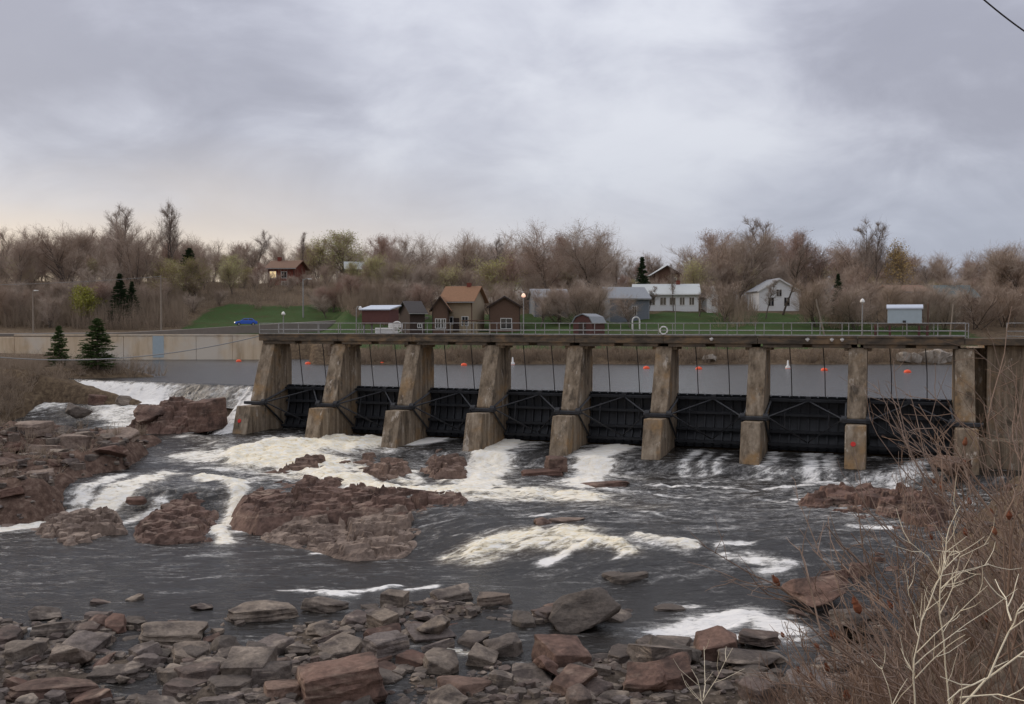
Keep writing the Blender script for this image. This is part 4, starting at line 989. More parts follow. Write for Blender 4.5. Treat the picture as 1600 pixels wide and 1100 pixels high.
def tree_proto(kind):
    if kind in _T: return _T[kind]
    k, v = kind[:-1], int(kind[-1])
    bark, tw, bud, budmat = 'bark', 'twig_brown', 0, 'bud_green'
    if k == 'round': b = bare_tree(10 + v, 12, .40, 1, .20, 22, .05)
    elif k == 'open': b = bare_tree(30 + v, 13, .38, 2, .30, 22, .05, 1.5, 1, .08); budmat = 'twig_red'
    elif k == 'tall': b = bare_tree(50 + v, 15, .27, 2, .33, 24, .09, 1.6, leader=.95, fall=.7); tw = 'twig_pale'
    elif k == 'brushy': b = bare_tree(70 + v, 11, .36, 4, .08, 28, .10, 1.6)
    elif k == 'red': b = bare_tree(90 + v, 11, .36, 1, .18, 20, .07, 1.4, 1, .10); tw = 'twig_red'; budmat = 'twig_red'
    elif k == 'green': b = bare_tree(110 + v, 11, .40, 2, .18, 22, .05, 1.4, 1, .15)
    elif k == 'gold': b = bare_tree(130 + v, 10, .34, 1, .30, 16, .07, 1.2, 1, .15); budmat = 'bud_gold'; tw = 'twig_pale'
    elif k == 'thin': b = bare_tree(150 + v, 12, .30, 1, .38, 14, .07, 1.4, leader=.95, fall=.7); tw = 'twig_pale'
    elif k == 'lime': b = bare_tree(170 + v, 6, .5, 3, .08, 14, .05, 1.1, 2, .19); budmat = 'leaf_yellow'
    if k in ('fir', 'pine', 'cedar'):
        wd, nd = conifer(200 + v, 8, {'fir': 1.9, 'pine': 2.3, 'cedar': 2.6}[k], {'fir': .05, 'pine': .03, 'cedar': .1}[k], 26, .25, {'fir': 0, 'pine': .3, 'cedar': .8}[k])
        _T[kind] = (8.0, wd.mesh('trunk', M['bark']), nd.mesh('crown', M['needle_bright' if k == 'pine' else 'needle']), None)
        return _T[kind]
    wd, tb, bb = b
    H = max(p[2] for p in tb.v)
    _T[kind] = (H, wd.mesh('trunk', M[bark]), tb.mesh('crown', M[tw]), bb.mesh('buds', M[budmat]) if bb.v else None)
    return _T[kind]
def tree(kind, px, ytop, Y, label, wide=1.0, group=None, name=None):
    x = (px - 800)/F*Y; z0 = gz(x, Y); ztop = at_Y(px, ytop, Y).z
    H, wd, cr, bd = tree_proto(kind); s = max(.25, (ztop - z0)/H)
    nm = name or {'fir': 'fir_tree', 'pine': 'pine_tree', 'cedar': 'cedar_tree'}.get(kind[:-1], 'deciduous_tree')
    e = empty(nm, (x, Y, z0), random.uniform(0, 6.28)); e.scale = (s*wide, s*wide, s)
    link('trunk', wd, e); c = link('crown', cr, e)
    if bd: link('buds', bd, c)
    tag(e, label, 'tree', group)
    return e
def build_trees():
    T = tree
    T('tall1', 272, 306, 205, 'tall pale twin-stemmed bare tree towering over the left wood', 1.0)
    T('tall2', 185, 316, 200, 'tall bushy bare tree left of the pale twin-stemmed one', 1.35)
    T('brushy1', 215, 330, 198, 'bare grey tree close left of the pale twin-stemmed one', 1.1)
    T('round1', 110, 345, 192, 'broad dense brown tree over the white pole at the left wood', 1.3)
    T('brushy2', 30, 360, 190, 'bare brushy tree at the left edge above the wall', 1.3)
    T('cedar1', 297, 388, 196, 'small dark green cedar right of the pale twin-stemmed tree', 0.9)
    T('thin1', 400, 354, 225, 'thin bare tree behind the red brick house', 1.1)
    T('thin2', 472, 362, 218, 'slender pale tree right of the red brick house', 1.0)
    T('green1', 540, 357, 222, 'wide yellow-green budding tree left of centre', 1.45)
    T('green2', 500, 366, 226, 'yellow-green tree between the slender pale tree and the wide one', 1.2)
    T('red1', 607, 366, 215, 'reddish brown tree right of the wide yellow-green tree', 1.1)
    T('round2', 695, 350, 222, 'round brown bare tree above the orange-roofed house', 1.3)
    T('round3', 640, 388, 210, 'low brown tree left of the round one above the orange roof', 1.2)
    T('thin3', 785, 368, 225, 'thin dark bare tree right of the orange-roofed house', 1.0)
    T('open1', 860, 338, 205, 'open-crowned bare tree, left of the tall pair at the centre', 1.25)
    T('open2', 937, 340, 205, 'open-crowned bare tree, right of the tall pair at the centre', 1.25)
    T('round1', 900, 385, 212, 'bare brown tree filling the gap between the tall central pair', 1.3)
    T('fir2', 1003, 402, 190, 'dark green fir left above the white house', 1.0)
    T('thin2', 1052, 410, 182, 'slender pale tree in front of the white house roof', 0.9)
    T('green2', 1092, 398, 196, 'yellow-green tree at the right end of the white house', 1.0)
    T('brushy1', 1105, 356, 205, 'dense brown tree right above the white house', 1.3)
    T('round1', 1150, 346, 200, 'dense brushy brown tree over the white garage', 1.4)
    T('tall2', 1195, 332, 205, 'tall bare tree over the right white house', 1.35)
    T('thin1', 1222, 382, 180, 'thin brown tree standing before the right white house', 1.2)
    T('red2', 1265, 352, 200, 'reddish bare tree right of the right white house', 1.2)
    T('thin1', 1300, 360, 200, 'slender bare tree beside the reddish one at right', 1.1)
    T('fir3', 1309, 428, 172, 'dark fir at the foot of the reddish bare trees', 0.9)
    T('tall1', 1366, 332, 192, 'tall grey bare tree above the right street lamp', 1.2)
    T('gold1', 1413, 374, 190, 'tree with a golden crown above the grey-blue cabinet', 0.9)
    T('round3', 1345, 392, 178, 'low dark bare tree under the tall grey tree', 1.2)
    T('thin3', 1452, 408, 195, 'small bare tree right of the golden one', 1.0)
    T('round2', 1548, 377, 188, 'dark round bare tree in the right wood', 1.3)
    T('round1', 1598, 384, 184, 'dark bare tree at the right edge', 1.3)
    T('brushy2', 1500, 425, 178, 'low brown tree over the teal-roofed house', 1.2)
    # front of the left wood
    T('lime1', 128, 444, 170, 'bright yellow-green bushy tree behind the left wall', 1.1)
    T('fir2', 188, 428, 168, 'large dark evergreen behind the left wall, left of two', 1.2)
    T('fir3', 207, 440, 172, 'large dark evergreen behind the left wall, right of two', 1.2)
    T('brushy2', 75, 455, 165, 'brown brushy tree left of the bright yellow-green one', 1.3)
    T('brushy1', 18, 430, 168, 'brown brushy tree behind the left end of the wall', 1.3)
    T('green2', 255, 400, 182, 'yellow-green tree above the utility pole', 1.3)
    T('green1', 310, 398, 188, 'yellow-green tree at the top of the grass slope', 1.3)
    T('green2', 365, 402, 196, 'olive budding tree left of the red brick house', 1.3)
    T('brushy1', 300, 455, 176, 'low brown brushy tree at the foot of the yellow-green trees', 1.4)
    T('brushy2', 345, 450, 182, 'low brown brushy tree by the grass slope', 1.4)
    T('brushy1', 155, 400, 182, 'dark brushy tree in the middle of the left wood', 1.4)
    for px, yt, Y, lb in ((418, 418, 200, 'left below the red brick house'), (452, 428, 198, 'below the red brick house'), (548, 428, 200, 'below the small pale-roofed house'), (1388, 432, 158, 'left before the tan house'), (1440, 440, 156, 'right before the tan house'),
                          (1478, 436, 160, 'left before the teal-roofed house'), (1522, 430, 160, 'right before the teal-roofed house'), (1570, 425, 165, 'at the right edge of the far bank'), (1340, 440, 162, 'behind the lamp with a white head'), (872, 440, 168, 'before the blue-grey house'), (940, 436, 166, 'left before the slate blue house'), (845, 446, 164, 'left before the blue-grey house'), (900, 440, 165, 'behind the maroon barn-shaped shed'), (985, 452, 164, 'before the slate blue house'), (712, 440, 170, 'behind the orange-roofed cottage'), (770, 438, 172, 'behind the low brown garage'),
                          (1128, 430, 170, 'right of the narrow white gable'), (1092, 436, 176, 'before the right end of the long white house'), (1196, 436, 174, 'left before the right white house'), (1012, 446, 176, 'between the slate blue and the white house'), (500, 445, 180, 'at the top of the grass slope'), (580, 440, 178, 'behind the maroon hoist shed'), (620, 430, 176, 'right behind the maroon hoist shed'), (655, 440, 172, 'behind the dark weathered shed'), (1280, 425, 165, 'over the leaning post')):
        T('thin2' if px in (1092, 1196, 1012) else ['brushy2', 'round3', 'brushy1', 'red2'][int(px) % 4], px, yt, Y, 'leafless brown tree ' + lb, 1.5)
    # two small pines on the near spit
    T('pine1', 92, 509, 102, 'thin light green young pine beside the weir, left of two', 1.15)
    T('pine2', 152, 498, 99.8, 'full green young pine beside the weir, right of two', 1.6)
    # back rows of the wood, nothing tells these apart
    r = random.Random(3)
    kinds = ['round1', 'open2', 'round2', 'brushy1', 'round3', 'red1', 'open1']
    top = lambda px: float(np.interp(px, [0, 100, 200, 300, 400, 500, 600, 800, 950, 1000, 1060, 1100, 1300, 1450, 1600], [385, 375, 370, 385, 400, 405, 392, 392, 395, 425, 425, 395, 395, 425, 400]))
    zone = lambda px: [z for z in ZONES if px < z[0]][0][1]
    for i in range(110):
        px = -20 + 1640*(i + r.random())/110; Y = r.uniform(226, 262)
        T(kinds[i % 7], px, top(px) + r.uniform(-40, 2), Y, 'bare brown tree on the skyline ' + zone(px), r.uniform(1.1, 1.4), 'trees in the back rows of the wood')
    for i in range(105):
        px = -20 + 1640*(i + r.random())/105; Y = r.uniform(196, 222)
        if 405 < px < 470: continue
        T((['green1', 'green2', 'brushy1', 'green2', 'round1', 'round3'] if 220 < px < 400 or 480 < px < 600 or 1030 < px < 1110 else ['brushy1', 'brushy2', 'round3', 'red2', 'green2', 'round1'])[i % 6], px, top(px) + r.uniform(0, 28), Y, 'bare tree in the middle rows of the wood ' + zone(px), r.uniform(1.1, 1.4), 'trees in the middle rows of the wood')
    for i in range(66):
        px = r.choice([r.uniform(-10, 260), r.uniform(500, 690), r.uniform(740, 960), r.uniform(-10, 260), r.uniform(1255, 1600), r.uniform(1255, 1600)]); Y = r.uniform(170, 194)
        yb = 505 - gz((px-800)/F*Y, Y)*F/Y
        T(['brushy1', 'brushy2', 'round3', 'red2'][i % 4], px, min(yb - 25, r.uniform(425, 455)), Y, 'low brushy brown tree ' + zone(px), r.uniform(1.2, 1.6), 'low brushy trees of the far bank')
ZONES = [(60, 'at the left edge'), (170, 'above the left wall'), (300, 'around the pale twin-stemmed tree'), (410, 'left of the red brick house'), (480, 'around the red brick house'), (590, 'around the wide yellow-green tree'), (660, 'left of the orange-roofed cottage'), (740, 'above the orange-roofed cottage'),
         (830, 'above the low brown garage'), (900, 'behind the blue-grey house'), (980, 'left of the dark green fir'), (1090, 'behind the long white house'), (1180, 'right of the long white house'), (1260, 'around the right white house'), (1340, 'right of the right white house'), (1440, 'above the grey-blue cabinet'), (1530, 'around the teal-roofed house'), (9999, 'at the right edge')]
build_trees()

# ------------------------------------------------------------------ brush: masses of twigs
_CL = {}
def clumps(nseg):
    """a few bunches of twigs of unit height and spread"""
    if nseg in _CL: return _CL[nseg]
    out = []
    for v in range(10):
        r = random.Random(40 + v + nseg*100); m = MB()
        for _ in range(20):
            a = r.uniform(0, 6.28); q = r.random()**.5
            p = Vector((q*math.cos(a)*.6, q*math.sin(a)*.6, -.05)); d = Vector((math.cos(a)*q*.6 + r.gauss(0, .25), math.sin(a)*q*.6 + r.gauss(0, .25), 1))
            L = r.uniform(.45, 1.1); pts = branch_path(r, p, d, L, nseg, .2, 0); n0 = len(m.v)
            m.tube(pts, [.01*(1 - .7*i/nseg) for i in range(nseg + 1)], 3, False)
            for k in range(3):
                i = r.randrange(1, nseg + 1); pp = pts[i-1].lerp(pts[i], r.random())
                m.tube([pp, pp + side_dir(r, pts[i] - pts[i-1], r.uniform(.4, .9))*L*r.uniform(.2, .45)], [.006, .002], 3, False)
        # remember each vertex's offset from its twig's axis so that thickness can be set apart from size
        V = np.array(m.v).reshape(-1, 3, 3); C = V.mean(1, keepdims=True); out.append(((C + 0*V).reshape(-1, 3), (V - C).reshape(-1, 3), np.array(m.f)))
    _CL[nseg] = out; return out
def quads_mesh(name, V, Fq, mat):
    me = bpy.data.meshes.new(name); me.vertices.add(len(V)); me.vertices.foreach_set('co', V.ravel())
    me.loops.add(Fq.size); me.loops.foreach_set('vertex_index', Fq.ravel()); me.polygons.add(len(Fq)); me.polygons.foreach_set('loop_start', np.arange(0, Fq.size, 4))
    me.update(calc_edges=True); me.materials.append(mat); return me
def brush(name, spots, mat, label, cat='brush', tw=0.02, nseg=2, lean=(0, 0)):
    """spots: (x, y, z, height, spread, _)"""
    r = random.Random(len(name)*13 + len(spots)); cl = clumps(nseg); VV, FF = [], []; n = 0
    for x, y, z, h, sp, _ in spots:
        C, O, Q = r.choice(cl); t = r.uniform(0, 6.28); c_, s_ = math.cos(t), math.sin(t)
        P = C*np.array([sp, sp, h]) + O*(tw/.01)
        X = P[:, 0]*c_ - P[:, 1]*s_ + x + lean[0]*np.maximum(P[:, 2], 0); Y = P[:, 0]*s_ + P[:, 1]*c_ + y + lean[1]*np.maximum(P[:, 2], 0)
        VV.append(np.stack([X, Y, P[:, 2] + z], 1)); FF.append(Q + n); n += len(C)
    o = link(name, quads_mesh(name, np.concatenate(VV), np.concatenate(FF), M[mat])); tag(o, label, cat, kind='stuff'); return o
def build_brush():
    r = random.Random(17)
    sp = []
    for i in range(420):                                        # along the far shore
        x = r.uniform(-24, 75); y = float(shore_far(x)) + abs(r.gauss(0, 2.2)) + 0.4
        if 28 < x < 37 and r.random() < .75: continue
        sp.append((x, y, gz(x, y), r.uniform(.8, 2.3), r.uniform(.6, 1.4), 22))
    brush('shore_brush', sp, 'brush_brown', 'brown leafless brush along the far shore of the reservoir', tw=.024)
    sp = []
    for i in range(2100):                                       # under the wood
        px = r.uniform(-20, 1620); Y = r.uniform(166, 245)
        if i % 2: px = r.choice([r.uniform(-20, 285), r.uniform(-20, 285), r.uniform(500, 660), r.uniform(1120, 1620)]); Y = r.uniform(163, 192)
        if 290 < px < 540 and Y < 180: continue
        if 640 < px < 1125 and Y < 198: continue
        if 1180 < px < 1255 and Y < 190: continue
        x = (px - 800)/F*Y
        sp.append((x, Y, gz(x, Y), r.uniform(1.8, 5.0), r.uniform(1, 2.2), 20))
    brush('undergrowth', sp, 'brush_brown', 'dense brown undergrowth of the wood on the far hillside', 'undergrowth', tw=.022)
    sp = []
    for i in range(1300):                                       # left bank below and beside the weir
        x = r.uniform(-52, -28); y = r.uniform(62, 118)
        if abs(x) > .54*y: continue
        z = gz(x, y)
        if y < 84 and (z < float(water_level(x, y)) + .05 or r.random() < .6): continue
        if y > 84 and z < HEAD + .05 and not (x < -43): continue
        k = 1.5 if y > 84 else 1.0; sp.append((x, y, z, k*r.uniform(.3, 1.1), k*r.uniform(.4, 1.0), 20))
    brush('bank_brush', sp, 'brush_brown', 'dry brown brush on the left bank by the weir', tw=.018)
build_brush()

# ------------------------------------------------------------------ houses and made things on the far bank
def gable_house(name, px0, px1, ybase, yeave, yridge, Y, depth, wall, roof, label, cat='house', rz=0.0, front_gable=False, windows=(), door=None, over=0.35, chimney=None, sill=True, lit=None):
    """a house seen between px0 and px1, its facade at distance Y"""
    pb = at_Y((px0 + px1)/2, ybase, Y); w = (px1 - px0)/F*Y/2; h = (ybase - yeave)/F*Y; hr = (ybase - yridge)/F*Y
    x0 = pb.x; zb = min(pb.z, gz(x0, Y) + .2)
    e = empty(name, (x0, Y, zb), rz); h += pb.z - zb; hr += pb.z - zb; D = depth
    if front_gable:
        MB().prism([(-w, -1), (w, -1), (w, h), (0, hr), (-w, h)], 0, D, 'y').build('wall', M[wall], e)
        n = math.hypot(w, hr - h); k = (hr - h)/w; t = .16
        rb = MB(); ww = w + over
        rb.prism([(-ww, h - k*over + .02), (0, hr + .02), (ww, h - k*over + .02), (ww, h - k*over + t), (0, hr + t*1.2), (-ww, h - k*over + t)], -over, D + over, 'y')
    else:
        MB().prism([(0, -1), (D, -1), (D, h), (D/2, hr), (0, h)], -w, w, 'x').build('wall', M[wall], e)
        k = (hr - h)/(D/2); t = .16; rb = MB()
        rb.prism([(-over, h - k*over + .02), (D/2, hr + .02), (D + over, h - k*over + .02), (D + over, h - k*over + t), (D/2, hr + t*1.2), (-over, h - k*over + t)], -w - over, w + over, 'x')
    ro = rb.build('roof', M[roof], e)
    if front_gable:
        for sx in (-1, 1):
            MB().add([(sx*(w + over), -over - .03, h - k*over - .12), (0, -over - .03, hr - .12), (0, -over - .03, hr + .16), (sx*(w + over), -over - .03, h - k*over + .16),
                      (sx*(w + over), -over + .05, h - k*over - .12), (0, -over + .05, hr - .12), (0, -over + .05, hr + .16), (sx*(w + over), -over + .05, h - k*over + .16)],
                     [(0, 1, 2, 3), (7, 6, 5, 4), (0, 4, 5, 1), (3, 2, 6, 7), (0, 3, 7, 4), (1, 5, 6, 2)]).build('fascia', M['paint_white' if wall == 'siding_white' else 'wood_dark'], e)
    else:
        MB().box(-w - over, w + over, -over - .12, -over - .005, h - k*over - .06, h - k*over + .10).build('gutter', M['paint_white' if wall == 'siding_white' else 'galvanised'], e)
    for sx in (-1, 1): MB().box(sx*w - .07, sx*w + .07, -.035, .06, -.9, h - .05).build('corner_board', M[{'siding_white': 'paint_white', 'siding_blue': 'roof_grey', 'siding_tan': 'wood_brown'}.get(wall, 'wood_dark')], e)
    if chimney:
        cx, cw, ch = chimney; MB().box(cx - cw, cx + cw, D/2 - cw, D/2 + cw, hr - .6, hr + ch).build('chimney', M['brick_red'], ro)
    for i, (wx, wz, ww, wh) in enumerate(windows):
        x = wx*w; z = wz*h
        fr = MB(); f_ = .09
        fr.box(x - ww/2 - f_, x - ww/2, -.07, .0, z - f_, z + wh + f_); fr.box(x + ww/2, x + ww/2 + f_, -.07, .0, z - f_, z + wh + f_)
        fr.box(x - ww/2, x + ww/2, -.07, .0, z - f_, z); fr.box(x - ww/2, x + ww/2, -.07, .0, z + wh, z + wh + f_); fr.box(x - .03, x + .03, -.06, .0, z, z + wh)
        o = fr.build('window', M['paint_white'], e)
        MB().box(x - ww/2, x + ww/2, -.03, -.004, z, z + wh).build('pane', M['lit_window' if lit and i in lit else 'window_glass'], o)
    if door:
        x = door*w; d = MB().box(x - .5, x + .5, -.05, 0, 0, 2.1).build('door', M['wood_dark'], e); MB().box(x + .34, x + .4, -.11, -.05, .95, 1.05).build('handle', M['galvanised'], d)
    tag(e, label, cat); return e
def build_houses():
    H = gable_house
    H('house', 418, 460, 440, 418, 407, 212, 7, 'brick_red', 'roof_brown', 'red brick house with lit windows high on the left hill', windows=[(-.62, .38, 1.3, 1.3), (.25, .38, 1.1, 1.2), (.3, -.05, 1.2, .7)], lit=(0,), rz=-.15, over=.7, chimney=(-1.6, .35, .9))
    H('house', 542, 570, 440, 420, 409, 214, 6, 'wood_dark', 'roof_pale', 'small dark house with a pale roof among trees on the hill', windows=[(.6, .35, .9, 1.6)], rz=.2, over=.5)
    H('cottage', 690, 738, 498, 469, 448, 158, 7, 'siding_tan', 'roof_orange', 'cottage with an orange roof above the hoist shed', windows=[(.55, .2, .9, 1.3), (-.5, .25, 1.0, 1.0)], door=-.05, rz=-.25, over=.6, chimney=(.9, .3, .7))
    H('porch_wing', 676, 700, 499, 480, 464, 155, 4, 'wood_brown', 'roof_orange', 'steep gabled porch left of the orange-roofed cottage', 'building', front_gable=True, windows=[(-.3, .2, .7, 1.3), (.4, .2, .6, 1.3)], over=.5)
    H('shed', 640, 664, 502, 487, 472, 154, 4, 'wood_dark', 'roof_dark', 'dark weathered shed left of the orange-roofed cottage', 'shed', rz=.5, windows=[(.3, .3, .5, .5)], over=.4)
    H('garage', 765, 812, 500, 478, 464, 160, 7, 'wood_brown', 'roof_grey', 'low brown gabled garage right of the orange-roofed cottage', 'garage', front_gable=True, windows=[(.1, .1, 1.6, 1.5)], over=.5)
    H('house', 835, 888, 486, 466, 452, 176, 8, 'siding_blue', 'roof_grey', 'blue-grey house behind the central bare trees', windows=[(-.5, .3, .9, 1.0), (.3, .3, .9, 1.0)], rz=.1)
    H('house', 952, 1015, 488, 466, 449, 172, 8, 'siding_blue', 'roof_grey', 'slate blue house in front of the white house', windows=[(-.25, .25, .7, 1.4), (.25, .25, .7, 1.4)], rz=.15)
    H('house', 992, 1090, 480, 459, 444, 183, 9, 'siding_white', 'roof_pale', 'long white house with a pale roof on the far bank', windows=[(-.8, .35, .9, 1.1), (-.45, .3, 1.0, 1.3), (-.1, .3, 1.0, 1.3), (.2, .3, 1.0, 1.3), (.5, .3, .8, 1.3), (.8, .3, .8, 1.3)], rz=-.12, over=.5, chimney=(2.2, .35, .8))
    H('garage', 1105, 1121, 484, 462, 448, 182, 6, 'siding_white', 'roof_dark', 'narrow white gable right of the long white house', 'garage', front_gable=True, windows=[(.3, .35, .7, 1.2)])
    H('house', 1022, 1062, 444, 428, 416, 232, 8, 'wood_brown', 'roof_pale', 'brown house on the hilltop behind the white house', front_gable=True, windows=[(.55, .3, .9, 1.3)], over=.6)
    H('house', 1186, 1248, 482, 454, 436, 186, 9, 'siding_white', 'roof_grey', 'white house half hidden by bare trees at the right', front_gable=True, windows=[(-.4, .2, 1.0, 1.5), (.4, .2, 1.0, 1.5), (0, .7, .9, 1.2)])
    H('house', 1395, 1452, 476, 456, 446, 168, 8, 'siding_tan', 'roof_brown', 'tan house with a white door above the grey-blue cabinet', windows=[(.55, .25, .7, 1.4), (-.3, .35, 1.6, .8), (-.75, .35, .7, .8)])
    H('house', 1470, 1528, 492, 464, 446, 172, 8, 'wood_brown', 'roof_teal', 'brown house with a dull teal roof at the right', windows=[(-.4, .4, 1.2, 1.0), (.4, .4, 1.2, 1.0)])
    # open porch frame beside the cottage
    p = at_Y(745, 498, 152); e = empty('pergola', (p.x, 152, gz(p.x, 152)))
    w = 1.9
    for sx in (-1, 0, 1):
        for sy in (0, 1.8): MB().box(sx*w - .08, sx*w + .08, sy - .08, sy + .08, -.3, 2.2).build('post', M['siding_tan'], e)
    MB().box(-w - .3, w + .3, -.3, 2.1, 2.203, 2.36).build('roof', M['wood_brown'], e)
    for z in (.5, .95): MB().box(-w, w, -.05, -.0, z, z + .08).build('rail', M['siding_tan'], e)
    tag(e, 'open timber porch between the cottage and the low garage', 'porch')
    # barn shaped shed
    Y = 150; p = at_Y(910, 506, Y); e = empty('gambrel_shed', (p.x, Y, gz(p.x, Y)), -.55)
    pr = [(-1.5, -.3), (1.5, -.3), (1.5, 1.6), (1.05, 2.35), (0, 2.75), (-1.05, 2.35), (-1.5, 1.6)]
    MB().prism(pr, 0, 4.2, 'y').build('wall', M['wood_maroon'], e)
    rp = [(-1.62, 1.55), (-1.08, 2.42), (0, 2.83), (1.08, 2.42), (1.62, 1.55), (1.74, 1.6), (1.16, 2.52), (0, 2.95), (-1.16, 2.52), (-1.74, 1.6)]
    MB().prism(rp, -.15, 4.35, 'y').build('roof', M['roof_grey'], e)
    d = MB().box(-.6, .6, -.04, 0, 0, 1.7).build('door', M['wood_dark'], e); MB().box(.4, .46, -.1, -.04, .8, .95).build('handle', M['galvanised'], d)
    tag(e, 'small maroon barn-shaped shed with a grey gambrel roof', 'shed')
    # white garden arch
    Y = 158; p = at_Y(994, 506, Y); e = empty('garden_arch', (p.x, Y, gz(p.x, Y)))
    for sy in (0, .5):
        pts = [(-.55, sy, 0), (-.55, sy, 1.3)] + [(-.55*math.cos(t*math.pi/8), sy, 1.3 + .6*math.sin(t*math.pi/8)) for t in range(1, 8)] + [(.55, sy, 1.3), (.55, sy, 0)]
        MB().tube(pts, .085, 6).build('hoop', M['paint_white'], e)
    for z in (.35, .7, 1.05):
        for sx in (-1, 1): MB().box(sx*.55 - .05, sx*.55 + .05, .05, .45, z, z + .1).build('slat', M['paint_white'], e)
    for t in (2, 3, 4, 5, 6): 
        a = t*math.pi/8; MB().box(-.55*math.cos(a) - .06, -.55*math.cos(a) + .06, .0, .5, 1.3 + .6*math.sin(a) - .03, 1.3 + .6*math.sin(a) + .04).build('slat', M['paint_white'], e)
    tag(e, 'small white garden arch on the lawn above the walkway', 'garden arch')
    # retaining wall and road on the left
    o = MB()
    y0 = 148.3
    wall = empty('retaining_wall', (-34.8, y0, -5)); tag(wall, 'long tan concrete retaining wall at the water left of the dam', 'wall')
    xs = [0, -5.2, -10.4, -15.6, -20.8, -26, -31.2, -36.4, -41.6, -46.8, -52]
    for i in range(len(xs) - 1):
        tp = 3.22 - .03*i
        MB().box(xs[i+1] + .02, xs[i] - .02, 0, .9, -2.5, tp).build('panel', M['wall_concrete'], wall, (random.uniform(-.01, .01), (i % 2)*.03 + max(0, i - 7)*3.0, 0), bevel=.03)
    MB().box(-36.4, .05, -.06, .98, 3.225, 3.40).build('coping', M['wall_concrete'], wall)
    MB().box(-.6, .3, -.4, 1.0, -2.5, 3.2).build('end_post', M['wall_concrete'], wall, bevel=.04)
    MB().box(-16.6, -15.0, -.035, -.002, .1, 3.2).build('water_stain', M['metal_blue'], wall)['label'] = 'pale blue vertical stain band'
    # road along the top, climbing to the right
    pts = [(-130, 157), (-80, 157.5), (-60, 158), (-50, 158.5), (-40, 160), (-30, 163), (-22, 168), (-14, 174)]
    v = []; f = []
    zz = [-1.6, -1.6, -1.5, -1.0, -.35, .25, .7, 1.0]
    for i, (x, y) in enumerate(pts): v += [(x, y - 2.8, zz[i]), (x, y + 2.8, zz[i] + .12), (x, y + 2.8, zz[i] - 2.5), (x, y - 2.8, zz[i] - 2.5)]
    for i in range(len(pts) - 1):
        for j in range(4): f.append((i*4 + j, i*4 + 4 + j, i*4 + 4 + (j+1) % 4, i*4 + (j+1) % 4))
    f += [(0, 1, 2, 3), tuple(len(v) - 4 + k for k in (3, 2, 1, 0))]
    me = mesh_from('road', v, f, M['asphalt']); o = link('road', me); o['kind'] = 'structure'
    bm = bmesh.new(); bm.from_mesh(me); bmesh.ops.recalc_face_normals(bm, faces=bm.faces); bm.to_mesh(me); bm.free()
build_houses()

def build_car():
    x, y = -40.8, 158.1; p = at_Y(381, 507, 158.5)
    x = p.x; zz = float(np.interp(x, [-60, -50, -40, -30], [-1.5, -1.0, -.35, .25])) + .03
    e = empty('car', (x, 159.8, zz), math.radians(197)); e.scale = (.78, .78, .78)   # nose to the left, towards the camera
    body = [(-2.15, .35), (-2.2, .75), (-2.0, .95), (-1.2, 1.0), (1.0, .98), (2.0, .82), (2.2, .6), (2.15, .35)]
    b = MB().prism(body, -.86, .86, 'y').build('body', M['car_blue'], e, bevel=.06)
    v = [(-1.75, -.78, .98), (1.15, -.78, .96), (1.15, .78, .96), (-1.75, .78, .98), (-1.15, -.62, 1.46), (.35, -.62, 1.46), (.35, .62, 1.46), (-1.15, .62, 1.46)]
    MB().add(v, [(0, 3, 2, 1), (4, 5, 6, 7), (0, 1, 5, 4), (1, 2, 6, 5), (2, 3, 7, 6), (3, 0, 4, 7)]).build('cabin', M['car_blue'], e, bevel=.05)
    for s in (-1, 1):
        q = [(-1.45, s*.745, 1.06), (-.42, s*.745, 1.06), (-.42, s*.648, 1.40), (-1.05, s*.648, 1.40)]
        MB().add(q, [(0, 1, 2, 3)]).build('side_window', M['window_glass'], e, (0, s*.012, 0))
        q = [(-.34, s*.745, 1.06), (.85, s*.745, 1.06), (.30, s*.648, 1.40), (-.34, s*.648, 1.40)]
        MB().add(q, [(0, 1, 2, 3)]).build('side_window', M['window_glass'], e, (0, s*.012, 0))
        for xx in (-1.35, 1.4):
            w = MB().tube([(xx, s*.70, .32), (xx, s*.89, .32)], .32, 14).build('wheel', M['rubber'], e); MB().tube([(xx, s*.885, .32), (xx, s*.905, .32)], .19, 10).build('rim', M['galvanised'], w)
        MB().box(2.08, 2.22, s*.62 - .17, s*.62 + .17, .58, .74).build('headlight', M['headlight'], e)
        MB().box(-2.22, -2.1, s*.66 - .13, s*.66 + .13, .68, .84).build('tail_light', M['paint_red'], e)
    MB().add([(1.06, -.68, 1.02), (1.06, .68, 1.02), (.45, .56, 1.42), (.45, -.56, 1.42)], [(0, 1, 2, 3)]).build('windscreen', M['window_glass'], e, (.03, 0, .02))
    MB().add([(-1.68, .68, 1.03), (-1.68, -.68, 1.03), (-1.22, -.56, 1.42), (-1.22, .56, 1.42)], [(0, 1, 2, 3)]).build('rear_window', M['window_glass'], e, (-.03, 0, .02))
    tag(e, 'blue car with a lit headlight on the road at left', 'car')
build_car()

